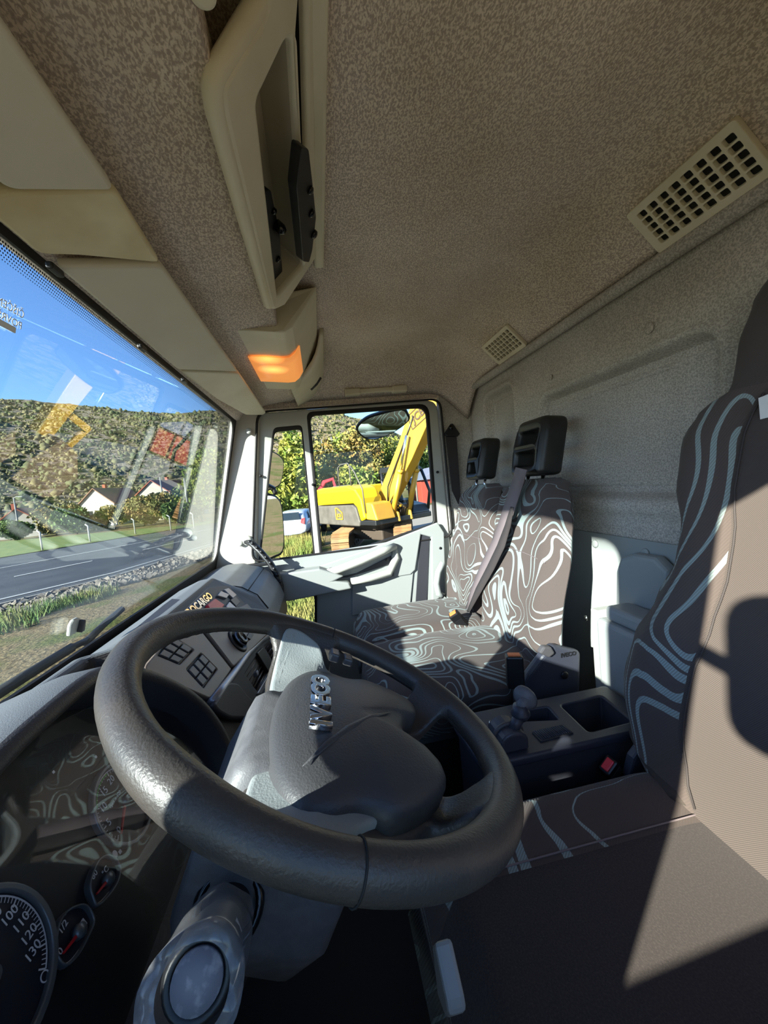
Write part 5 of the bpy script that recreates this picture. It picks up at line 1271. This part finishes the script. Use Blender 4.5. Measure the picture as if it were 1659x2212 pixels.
# houses across the road
def house(label, px, X, wdt, dep, hw_, hr, rz, roofm, wins):
    x, y = at(px, X); e = empty('house', (x, y, 0), label, 'house', rz=rz); R_ = wmat(e)
    a, d = wdt / 2, dep / 2
    add('walls', [(-a, -d, 0), (a, -d, 0), (a, d, 0), (-a, d, 0), (-a, -d, hw_), (a, -d, hw_), (a, d, hw_), (-a, d, hw_), (-a, 0, hw_ + hr), (a, 0, hw_ + hr)],
        [(0, 1, 5, 4), (2, 3, 7, 6), (1, 2, 6, 9, 5), (3, 0, 4, 8, 7), (0, 3, 2, 1)], 'house_wall', e, M=R_)
    o_ = .35
    add('roof', [(-a - o_, -d - o_, hw_ - .2), (a + o_, -d - o_, hw_ - .2), (a + o_, 0, hw_ + hr + .08), (-a - o_, 0, hw_ + hr + .08), (-a - o_, d + o_, hw_ - .2), (a + o_, d + o_, hw_ - .2)], [(0, 1, 2, 3), (3, 2, 5, 4)], roofm, e, M=R_).modifiers.new('solid', 'SOLIDIFY').thickness = .15
    for (fx, u, z, w_, h_) in wins:
        if fx == 'g': box('window', -a - .03, -a + .02, u - w_ / 2, u + w_ / 2, z, z + h_, 'house_glass', e, 0, M=R_)
        else: box('window', u - w_ / 2, u + w_ / 2, -d - .03, -d + .02, z, z + h_, 'house_glass', e, 0, M=R_)
    box('chimney', -.3, .3, d * .3, d * .3 + .5, hw_ + hr * .5, hw_ + hr + .8, 'roof_tile', e, 0, M=R_)
house('white gabled house with a brownish roof across the road', 240, 78, 9, 6, 4.0, 2.6, math.radians(-8), 'roof_tile_pale', [('g', -1.4, 1.6, .9, 1.2), ('g', 1.2, 1.6, .9, 1.2), ('s', -2, 1.4, 1, 1.2), ('s', 2, 1.4, 1, 1.2)])
house('small house with an orange red roof at the far left', 42, 66, 7, 5, 2.2, 2.0, math.radians(20), 'roof_tile', [('g', 0, .9, .8, 1)])
house('long house with an orange roof behind the bushes across the road', 375, 82, 13, 6, 5.0, 2.2, math.radians(-12), 'roof_tile', [('g', 0, 2, .9, 1.1)])
# fence posts with bent tips, poles
for k, (px, py, lab) in enumerate(((92, 1190, 'leftmost white concrete fence post on the lawn across the road'), (195, 1172, 'second white fence post from the left across the road'), (293, 1155, 'third white fence post from the left across the road'), (370, 1148, 'fourth white fence post from the left across the road'), (420, 1142, 'fifth white fence post near the windscreen edge'))):
    p = P(px, py, Z=0); e = props(tube('fence_post', [(p.x, p.y, -.05), (p.x, p.y, 1.15), (p.x + .05, p.y, 1.35), (p.x + .1, p.y + .22, 1.52)], .06, 'post_white', None, 6), lab, 'fence post', 'fence posts across the road')
def pole(label, px, X, h, r, lamp=False, arm=False):
    x, y = at(px, X); e = empty('utility_pole', (x, y, 0), label, 'pole')
    tube('shaft', [(x, y, -.1), (x, y, h)], [r, r * .7], 'pole_grey', e, 8)
    if lamp: tube('lamp_arm', [(x, y, h - .05), (x - .2, y - .5, h + .1), (x - .3, y - .9, h + .05)], .06, 'pole_grey', e, 6); box('lamp_head', x - .45, x - .2, y - 1.3, y - .8, h - .05, h + .08, 'pole_grey', e, .02)
    if arm: box('crossarm', x - .06, x + .06, y - .9, y + .9, h - .4, h - .28, 'bark', e, 0)
pole('street lamp pole above the red roofed house', 25, 60, 5.6, .12, True)
pole('leaning grey concrete pole across the road', 400, 46, 5.2, .16)
pole('thin grey pole left of the leaning concrete pole', 348, 55, 6.2, .12)
pole('thin pole beside the white gabled house', 146, 66, 4.6, .1)
pole('bare pole in the trees left of the excavator boom', 727, 60, 10.2, .13, arm=True)
pole('bare pole in the trees beside the first yard pole', 706, 62, 10.0, .12)
pole('slim pale pole at the right edge of the door window', 899, 34, 7.4, .09)

# ------------------------------------------------------------------ excavator
mat('jcb_yellow', so(244, 190, 60), .45, var=(1.2, so(228, 170, 56), .4, .7)); mat('hood_yellow', so(250, 214, 10), .4); mat('exc_grey', so(112, 108, 102), .6, var=(3, so(90, 86, 80), .4, .7))
mat('track_steel', so(186, 140, 90), .7, var=(3, so(150, 110, 74), .4, .7)); mat('track_dark', so(78, 66, 56), .8); mat('exc_black', so(34, 38, 42), .4); mat('exc_glass', so(120, 150, 160), .08, spec=.6); mat('rod', (.75, .75, .75), .2, metal=1); mat('bucket_rust', so(150, 118, 88), .8, var=(4, so(176, 150, 120), .4, .65))
C0 = Vector((14.3, -2.05, 0)); HD = Vector((-.87, -.49, 0)).normalized(); ex = empty('excavator', C0, 'yellow tracked excavator with boom and bucket parked beyond the passenger window', 'excavator')
ME = frame(C0, HD, Vector((0, 0, 1)).cross(HD))      # local x forward, y left, z up
def eb(name, x0, x1, y0, y1, z0, z1, m, bev=.03, parent=ex, **k): return box(name, x0, x1, y0, y1, z0, z1, m, parent, bev, M=ME, **k)
def eprism(name, pts, y0, y1, m, bev=.03, parent=ex, **k): return prism(name, [ME @ Vector((a, y0, b)) for a, b in pts], ME.to_3x3() @ Vector((0, y1 - y0, 0)), m, parent, bev, **k)
eb('platform', -2.1, 1.5, -1.28, 1.28, .98, 1.16, 'exc_black')
# right hand hood and counterweight: yellow upper shell, grey lower shell
eprism('hood', [(-2.35, 1.72), (-2.35, 2.15), (-2.2, 2.33), (-1.7, 2.38), (.10, 2.38), (.55, 2.24), (.85, 1.90), (.98, 1.20), (.70, 1.12), (.55, 1.60), (.35, 1.74)], -1.32, -.42, 'hood_yellow', .07, seg=3)
eprism('counterweight', [(-2.45, 1.0), (-2.45, 1.70), (.30, 1.70), (.50, 1.60), (.66, 1.10), (.62, .95)], -1.33, .9, 'exc_grey', .05, seg=3)
eprism('engine_cover', [(-2.3, 1.72), (-2.3, 2.30), (-.6, 2.34), (-.4, 1.72)], -.40, 1.2, 'hood_yellow', .06)
eprism('step_box', [(.95, 1.18), (1.0, 1.75), (1.35, 1.70), (1.55, 1.15)], -1.25, -.45, 'jcb_yellow', .04)
mb = frame(ME @ Vector((-.55, -1.345, 1.38)), ME.to_3x3() @ Vector((1, 0, 0)), (0, 0, 1))
lg = plate('logo_plate', rpoly([(-.24, -.20), (.22, -.20), (.22, .06), (-.10, .24), (-.24, .24)], .04), [rpoly([(-.20, -.16), (.18, -.16), (.18, .04), (-.10, .20), (-.20, .20)], .03)], mb, .02, 'jcb_yellow', ex, 0)
text('logo_text', 'JCB', .17, mb @ Matrix.Translation((-.01, -.05, 0)), 'jcb_yellow', lg, .008, bold=True)
eb('turntable', -.75, .75, -.75, .75, .72, .98, 'track_dark', .1)
# boom as a tapered box section following the bent centreline
BP = [(.35, 1.45, .30), (1.0, 2.15, .34), (2.0, 3.25, .40), (2.7, 4.15, .46), (3.2, 4.75, .50), (3.9, 5.10, .44), (5.0, 5.15, .28)]
rings = []
for i, (s_, z_, hh) in enumerate(BP):
    a, b = BP[max(i - 1, 0)], BP[min(i + 1, len(BP) - 1)]; t = Vector((b[0] - a[0], 0, b[1] - a[1])).normalized(); n_ = Vector((-t.z, 0, t.x)); c = Vector((s_, 0, z_))
    rings.append([ME @ (c + n_ * hh + Vector((0, -.21, 0))), ME @ (c + n_ * hh + Vector((0, .21, 0))), ME @ (c - n_ * hh + Vector((0, .21, 0))), ME @ (c - n_ * hh + Vector((0, -.21, 0)))])
bo = loft('boom', rings, 'jcb_yellow', ex, smooth=False, bevel=.02)
mb2 = frame(ME @ Vector((2.78, -.225, 4.28)), ME.to_3x3() @ Vector((.92, 0, .38)), ME.to_3x3() @ Vector((-.5, 0, .85)))
mat('logo_dark', sr(70, 56, 40), .5)
lb = plate('logo_frame', rpoly([(-.42, -.25), (.48, -.25), (.48, .25), (-.42, .25)], .03), [rpoly([(-.39, -.22), (.45, -.22), (.45, .22), (-.39, .22)], .02)], mb2, .01, 'logo_dark', bo)
text('logo_text', 'JCB', .36, mb2 @ Matrix.Translation((.03, 0, .004)), 'logo_dark', bo, .004, bold=True)
SP = [(4.65, 5.45, .16), (5.0, 5.0, .30), (5.3, 3.8, .26), (5.6, 2.4, .20), (5.8, 1.35, .14)]
rings = []
for i, (s_, z_, hh) in enumerate(SP):
    a, b = SP[max(i - 1, 0)], SP[min(i + 1, len(SP) - 1)]; t = Vector((b[0] - a[0], 0, b[1] - a[1])).normalized(); n_ = Vector((-t.z, 0, t.x)); c = Vector((s_, 0, z_))
    rings.append([ME @ (c + n_ * hh + Vector((0, -.17, 0))), ME @ (c + n_ * hh + Vector((0, .17, 0))), ME @ (c - n_ * hh + Vector((0, .17, 0))), ME @ (c - n_ * hh + Vector((0, -.17, 0)))])
loft('stick', rings, 'jcb_yellow', ex, smooth=False, bevel=.02)
# bucket
bpf = [(5.75, 1.45), (5.35, 1.25), (5.15, .75), (5.35, .25), (5.95, .05), (6.35, .25), (6.30, .40), (5.95, .25), (5.50, .42), (5.38, .78), (5.55, 1.08), (5.90, 1.15)]
eprism('bucket', bpf, -.60, .60, 'bucket_rust', .02)
eprism('bucket_cheek', [(5.75, 1.42), (5.38, 1.22), (5.2, .75), (5.4, .3), (5.95, .1), (6.33, .28), (6.1, .9)], -.62, -.58, 'bucket_rust', .005); eprism('bucket_cheek', [(5.75, 1.42), (5.38, 1.22), (5.2, .75), (5.4, .3), (5.95, .1), (6.33, .28), (6.1, .9)], .58, .62, 'bucket_rust', .005)
eprism('bucket_link', [(5.50, 2.0), (5.10, 1.85), (5.14, 1.70), (5.56, 1.86)], -.26, -.20, 'jcb_yellow', .01); eprism('bucket_link', [(5.14, 1.85), (5.02, 1.80), (5.30, 1.15), (5.42, 1.2)], -.20, -.12, 'jcb_yellow', .01)
def cyl(name, a, b, y, r, split, m='jcb_yellow'):
    A, B = ME @ Vector((a[0], y, a[1])), ME @ Vector((b[0], y, b[1])); mid = A.lerp(B, split)
    c = tube(name, [A, mid], r, m, ex, 12); tube('piston_rod', [mid, B], r * .55, 'rod', c, 10); lathe('gland', [(r * 1.12, -.06), (r * 1.12, .06)], frame(mid, (B - A).cross(Vector((0, 0, 1))), Vector((0, 0, 1)).cross((B - A).cross(Vector((0, 0, 1)))).normalized() if False else (B - A).cross((B - A).cross(Vector((0, 0, 1))))), m, c, 12)
cyl('lift_cylinder', (1.25, 1.15), (2.35, 3.75), -.36, .095, .58); cyl('lift_cylinder', (1.25, 1.15), (2.35, 3.75), .36, .095, .58)
cyl('stick_cylinder', (2.6, 4.75), (4.65, 5.45), 0, .09, .55); cyl('bucket_cylinder', (4.75, 4.7), (5.08, 1.85), 0, .075, .55)
tube('hydraulic_hose', [ME @ Vector(p) for p in ((.9, -.24, 1.5), (1.1, -.3, 2.2), (1.6, -.24, 2.95), (2.2, -.23, 3.75), (2.6, -.23, 4.3))], .025, 'exc_black', ex, 6)
for k in range(5): tube('hydraulic_hose', [ME @ Vector(p) for p in ((.7, -.1 + .1 * k, 1.2), (1.15 + .06 * k, -.2 + .12 * k, 1.75 - .08 * k), (1.45, -.25 + .12 * k, 1.25 + .1 * k), (1.2, -.2 + .1 * k, 1.05))], .022, 'track_dark', ex, 6)
eprism('boom_bracket', [(.1, 1.1), (.2, 1.75), (.55, 1.8), (1.5, 1.3), (1.55, 1.0)], -.32, -.24, 'jcb_yellow', .02); eprism('boom_bracket', [(.1, 1.1), (.2, 1.75), (.55, 1.8), (1.5, 1.3), (1.55, 1.0)], .24, .32, 'jcb_yellow', .02)
# cab
cb = eprism('cab_lower', [(-.15, 1.15), (-.15, 1.75), (.5, 1.6), (1.30, 1.45), (1.45, 1.15)], .42, 1.30, 'exc_black', .06, seg=3)
eprism('cab_roof', [(-.20, 2.78), (-.10, 2.90), (1.0, 2.90), (1.22, 2.74), (1.20, 2.68), (-.20, 2.70)], .40, 1.32, 'exc_black', .05)
prf = [[(-.12, 1.7), (-.12, 2.75)], [(.55, 1.6), (.50, 2.75)], [(1.36, 1.25), (1.52, 1.9), (1.18, 2.72)]]
for yy in (.45, 1.27):
    for pl in prf: tube('cab_post', [ME @ Vector((a, yy, b)) for a, b in pl], .055, 'exc_black', ex, 8)
eprism('cab_window', [(-.08, 1.75), (.50, 1.62), (.46, 2.68), (-.08, 2.68)], .455, .465, 'door_glass', 0); eprism('cab_window', [(.58, 1.6), (1.34, 1.5), (1.48, 1.9), (1.16, 2.66), (.54, 2.68)], .455, .465, 'door_glass', 0)
eprism('cab_window', [(-.08, 1.75), (.50, 1.62), (.46, 2.68), (-.08, 2.68)], 1.255, 1.265, 'door_glass', 0); eprism('cab_window', [(.58, 1.6), (1.34, 1.5), (1.48, 1.9), (1.16, 2.66), (.54, 2.68)], 1.255, 1.265, 'door_glass', 0)
eprism('cab_seat', [(.1, 1.5), (.7, 1.5), (.7, 1.65), (.3, 1.68), (.15, 2.3), (.02, 2.3)], .68, 1.08, 'exc_black', .04)
tube('handrail', [ME @ Vector(p) for p in ((.2, -1.2, 2.36), (.2, -1.2, 3.05), (.05, -1.15, 3.15), (-.4, -1.15, 3.15), (-.55, -1.2, 3.05), (-.55, -1.2, 2.36))], .022, 'exc_grey', ex, 6)
tube('handrail', [ME @ Vector(p) for p in ((.25, -1.2, 3.05), (.55, -1.25, 2.8), (.95, -1.28, 2.2), (1.0, -1.28, 1.4))], .022, 'exc_grey', ex, 6)
# undercarriage: two tracks with separate shoes
TD = Vector((-.97, .24, 0)).normalized(); MTk = frame(C0 + Vector((.2, .1, 0)), TD, Vector((0, 0, 1)).cross(TD))
shoe_me = None
def track(side):
    y = side * 1.05; L, r = 1.55, .36
    fr = box('track_frame', -L, L, y - .20, y + .20, .22, .56, 'track_dark', ex, .04, M=MTk)
    for s_ in (-1, 1): lathe('sprocket', [(.30, -.14), (.30, .14), (.12, .16), (.001, .16)], MTk @ frame((s_ * L, y, .42), (1, 0, 0), (0, 0, -1)), 'track_dark', ex, 18)
    for k in range(6): lathe('roller', [(.12, -.16), (.12, .16)], MTk @ frame((-1.2 + .48 * k, y, .16), (1, 0, 0), (0, 0, -1)), 'track_dark', ex, 12)
    n_ = 46; per = 4 * L + 2 * math.pi * r
    for k in range(n_):
        d = per * k / n_
        if d < 2 * L: p = (-L + d, .42 + r); a = 0
        elif d < 2 * L + math.pi * r: t = (d - 2 * L) / r; p = (L + r * math.sin(t), .42 + r * math.cos(t)); a = t
        elif d < 4 * L + math.pi * r: p = (L - (d - 2 * L - math.pi * r), .42 - r); a = math.pi
        else: t = (d - 4 * L - math.pi * r) / r; p = (-L - r * math.sin(t), .42 - r * math.cos(t)); a = math.pi + t
        Ms = MTk @ Matrix.Translation((p[0], y, p[1])) @ Matrix.Rotation(a, 4, 'Y')
        o = bpy.data.objects.new('track_shoe', SHOE); sc.collection.objects.link(o); o.parent = ex; o.matrix_parent_inverse = wmat(ex).inverted(); o.matrix_basis = Ms
SHOE = bpy.data.meshes.new('track_shoe'); v = boxv(-.085, .085, -.30, .30, -.02, .02) + boxv(-.075, -.045, -.30, .30, .02, .055); SHOE.from_pydata(v, [], BF + [tuple(8 + j for j in q) for q in BF]); SHOE.materials.append(MATS['track_steel'])
track(-1); track(1)
eb('car_body', -.9, .9, -.6, .6, .35, .72, 'track_dark', .05)

# ------------------------------------------------------------------ yard things beside the excavator
mat('car_white', so(198, 212, 232), .25, coat=.6); mat('car_glass', so(40, 52, 60), .08); mat('lamp_red', so(200, 40, 50), .3); mat('tyre', so(26, 26, 28), .8)
cp_ = P(640, 1168, Z=0); car = empty('car', (cp_.x + 1.9, cp_.y - .3, 0), 'white hatchback parked left of the excavator tracks', 'car', rz=math.radians(-16)); MCr = wmat(car)
cs = [(-2.0, .35, .55, .70, .80), (-1.95, .25, .95, 1.05, .86), (-1.75, .22, 1.0, 1.40, .87), (-1.0, .22, 1.0, 1.50, .88), (0, .22, 1.0, 1.48, .88), (.7, .22, .98, 1.30, .88), (1.1, .22, .95, 1.02, .87), (1.8, .25, .85, .90, .82), (2.0, .35, .65, .70, .70)]
rings = [[MCr @ Vector((x, y, z)) for y, z in ((-w_ * .95, z0), (-w_, (z0 + z1) / 2), (-w_ * .98, z1), (-w_ * .74, z2 - .04), (-w_ * .55, z2), (w_ * .55, z2), (w_ * .74, z2 - .04), (w_ * .98, z1), (w_, (z0 + z1) / 2), (w_ * .95, z0))] for x, z0, z1, z2, w_ in cs]
loft('body', rings, 'car_white', car, smooth=True, sub=1)
prism('rear_window', [MCr @ Vector(p) for p in ((-1.95, -.58, 1.02), (-1.95, .58, 1.02), (-1.80, .50, 1.36), (-1.80, -.50, 1.36))], MCr.to_3x3() @ Vector((-.05, 0, .02)), 'car_glass', car, .01)
for s_ in (-1, 1):
    prism('side_window', [MCr @ Vector(p) for p in ((-1.4, s_ * .86, 1.02), (.6, s_ * .86, 1.02), (.25, s_ * .70, 1.38), (-1.1, s_ * .70, 1.40))], MCr.to_3x3() @ Vector((0, s_ * .03, .01)), 'car_glass', car, .01)
    prism('tail_lamp', [MCr @ Vector(p) for p in ((-2.0, s_ * .80, .78), (-2.0, s_ * .60, .84), (-1.98, s_ * .66, 1.06), (-1.96, s_ * .84, 1.08))], MCr.to_3x3() @ Vector((-.06, 0, 0)), 'lamp_red', car, .01)
    for x_ in (-1.2, 1.25): lathe('wheel', [(.001, -.1), (.31, -.1), (.31, .1), (.2, .11), (.001, .11)], MCr @ frame((x_, s_ * .78, .31), (1, 0, 0), (0, 0, -1)), 'tyre', car, 20)
tp = P(742, 1150, X=23.0); tr_ = empty('flat_trailer', (tp.x, tp.y, 0), 'low white flatbed trailer behind the excavator counterweight', 'trailer', rz=math.radians(8)); MTr = wmat(tr_)
box('deck', -1.2, 1.2, -2.4, 1.7, .62, .76, 'house_wall', tr_, .02, M=MTr); box('chassis', -.9, .9, -2.2, 1.5, .42, .62, 'track_dark', tr_, .02, M=MTr)
for s_ in (-.8, .6): lathe('wheel', [(.001, -.1), (.32, -.1), (.32, .1), (.001, .1)], MTr @ frame((-1.0, s_, .33), (0, 1, 0), (0, 0, 1)), 'tyre', tr_, 18)
box('tail_light', -1.24, -1.2, .9, 1.3, .45, .60, 'lamp_red', tr_, .01, M=MTr)
mat('crane_red', sr(196, 40, 50), .5)
kp = P(705, 1052, X=27); kr = empty('loader_crane', (kp.x, kp.y, 0), 'red folding loader arm behind the excavator hood', 'crane')
tube('arm', [kp + Vector((0, .6, -.3)), kp + Vector((0, .1, .35)), kp + Vector((0, -.5, .5)), kp + Vector((0, -.6, 0))], [.16, .14, .12, .1], 'crane_red', kr, 6, smooth=False)
tube('post', [(kp.x, kp.y + .6, 0), kp + Vector((0, .6, -.2))], .18, 'crane_red', kr, 8); box('truck_bed', kp.x - 1, kp.x + 1, kp.y - 2.6, kp.y + 1, .7, 1.6, 'house_wall', kr, .03); box('cab', kp.x - 1, kp.x + 1, kp.y - 1.6, kp.y - .4, 1.6, 2.5, 'exc_grey', kr, .08)
hx, hy = at(918, 40); sh_ = empty('yard_shed', (hx, hy, 0), 'red walled yard shed with a blue grey roof at the window edge', 'shed')
mat('shed_red', so(190, 76, 60), .7); mat('shed_roof', so(130, 136, 160), .6)
box('walls', hx - 3, hx + 3, hy - 3.2, hy + 1.2, 0, 2.3, 'shed_red', sh_, .02); prism('roof', [(hx - 3.3, hy - 3.5, 2.3), (hx - 3.3, hy + 1.5, 2.3), (hx - 3.3, hy - 1, 3.6)], (6.6, 0, 0), 'shed_roof', sh_, .02)
# white ground sheet / pale yard slab right of the tracks
S(add('yard_slab', [(16, -12, .02), (34, -14, .02), (34, -3.2, .02), (17.5, -3.2, .02)], [(0, 1, 2, 3)], 'kerb_concrete'))

# ------------------------------------------------------------------ exterior mirrors and wipers
mat('mirror_glass', (.9, .92, .92), .02, metal=1)
def mirror(label, o, nrm, pxs, depth=.07):
    nrm = Vector(nrm).normalized(); ux = Vector((0, 0, 1)).cross(nrm).normalized(); Mm = frame(o, ux, nrm.cross(ux)); pl = ccurve([onf(Mm, *p) for p in pxs], 5)
    e = empty('door_mirror', Mm @ Vector((*pl[0], 0)), label, 'mirror'); c = Vector((sum(p[0] for p in pl) / len(pl), sum(p[1] for p in pl) / len(pl)))
    sc2 = lambda s: [tuple(c + (Vector(p) - c) * s) for p in pl]
    rings = [[Mm @ Vector((*p, z)) for p in sc2(s)] for s, z in ((.93, -.004), (1.0, 0), (1.02, -.015), (.95, -depth * .7), (.6, -depth))]
    loft('housing', rings, 'black_plastic', e, smooth=True); plate('glass', sc2(.93), [], Mm, .002, 'mirror_glass', e, z=.001)
    return e, Mm, c
m1 = mirror('tall main door mirror outside the passenger quarter window', (2.22, .30, 2.1), (-.66, -.75, .0), [(560, 1075), (572, 1066), (598, 1072), (610, 1100), (613, 1185), (592, 1205), (566, 1212), (558, 1190), (556, 1120)])
m2 = mirror('smaller rounded wide-angle mirror above the tall door mirror', (2.22, .30, 2.35), (-.68, -.72, -.1), [(576, 976), (590, 975), (610, 990), (613, 1010), (606, 1045), (590, 1056), (574, 1058), (569, 1030), (571, 995)])
m3 = mirror('kerb mirror hanging outside above the passenger window', (2.16, -.15, 2.6), (-.75, .1, -.62), [(770, 924), (790, 905), (825, 893), (870, 884), (882, 895), (884, 908), (860, 928), (830, 944), (800, 950), (778, 940)], .05)
tube('bracket', [P(595, 1066, X=2.25), P(590, 1055, X=2.27), P(560, 1040, X=2.2), P(548, 1030, X=2.08), P(545, 1030, X=1.985)], .014, 'black_plastic', m1[0], 8)
tube('bracket', [P(580, 975, X=2.25), P(584, 955, X=2.22), P(575, 940, X=2.05), P(560, 938, X=1.985)], .014, 'black_plastic', m2[0], 8)
tube('bracket', [P(850, 885, X=2.17), P(835, 868, X=2.10), P(830, 862, X=2.02), P(830, 860, X=1.99)], .012, 'black_plastic', m3[0], 8)
def shadow_mirror(label, c, nrm, a, b):
    nrm = Vector(nrm).normalized(); ux = Vector((0, 0, 1)).cross(nrm).normalized(); Mm = frame(c, ux, nrm.cross(ux)); pl = rpoly([(-a, -b), (a, -b), (a, b), (-a, b)], .05, 5)
    e_ = empty('door_mirror', c, label, 'mirror'); rings = [[Mm @ Vector((p[0] * s, p[1] * s, z)) for p in pl] for s, z in ((.93, -.004), (1.0, 0), (1.02, -.015), (.95, -.05), (.6, -.07))]
    loft('housing', rings, 'black_plastic', e_, smooth=True); plate('glass', [(p[0] * .93, p[1] * .93) for p in pl], [], Mm, .002, 'mirror_glass', e_, z=.001)
    tube('bracket', [Vector(c) - nrm * .06, Vector(c) - nrm * .08 + Vector((.10, .03, 0)), Vector((XL - .045, .36, c[2]))], .014, 'black_plastic', e_, 8)
shadow_mirror('unseen driver side door mirror added to cast a shadow on the driver seat', (-.33, .32, 2.46), (.66, -.75, -.1), .10, .11)  # out of view, added for its shadow on the driver backrest
wp = empty('wiper', P(290, 1330, Y=.56), 'black windscreen wiper resting at the foot of the glass', 'wiper')
wo = lambda px, py, d=-.03: MW @ Vector((*onf(MW, px, py), d))
tube('arm', [wo(215, 1392), wo(255, 1350), wo(290, 1318)], .008, 'black_plastic', wp, 8); tube('blade', [wo(-40, 1556), wo(60, 1487), wo(130, 1440), wo(188, 1402)], .010, 'rubber', wp, 8); tube('blade_link', [wo(188, 1402), wo(230, 1380)], .007, 'black_plastic', wp, 6)
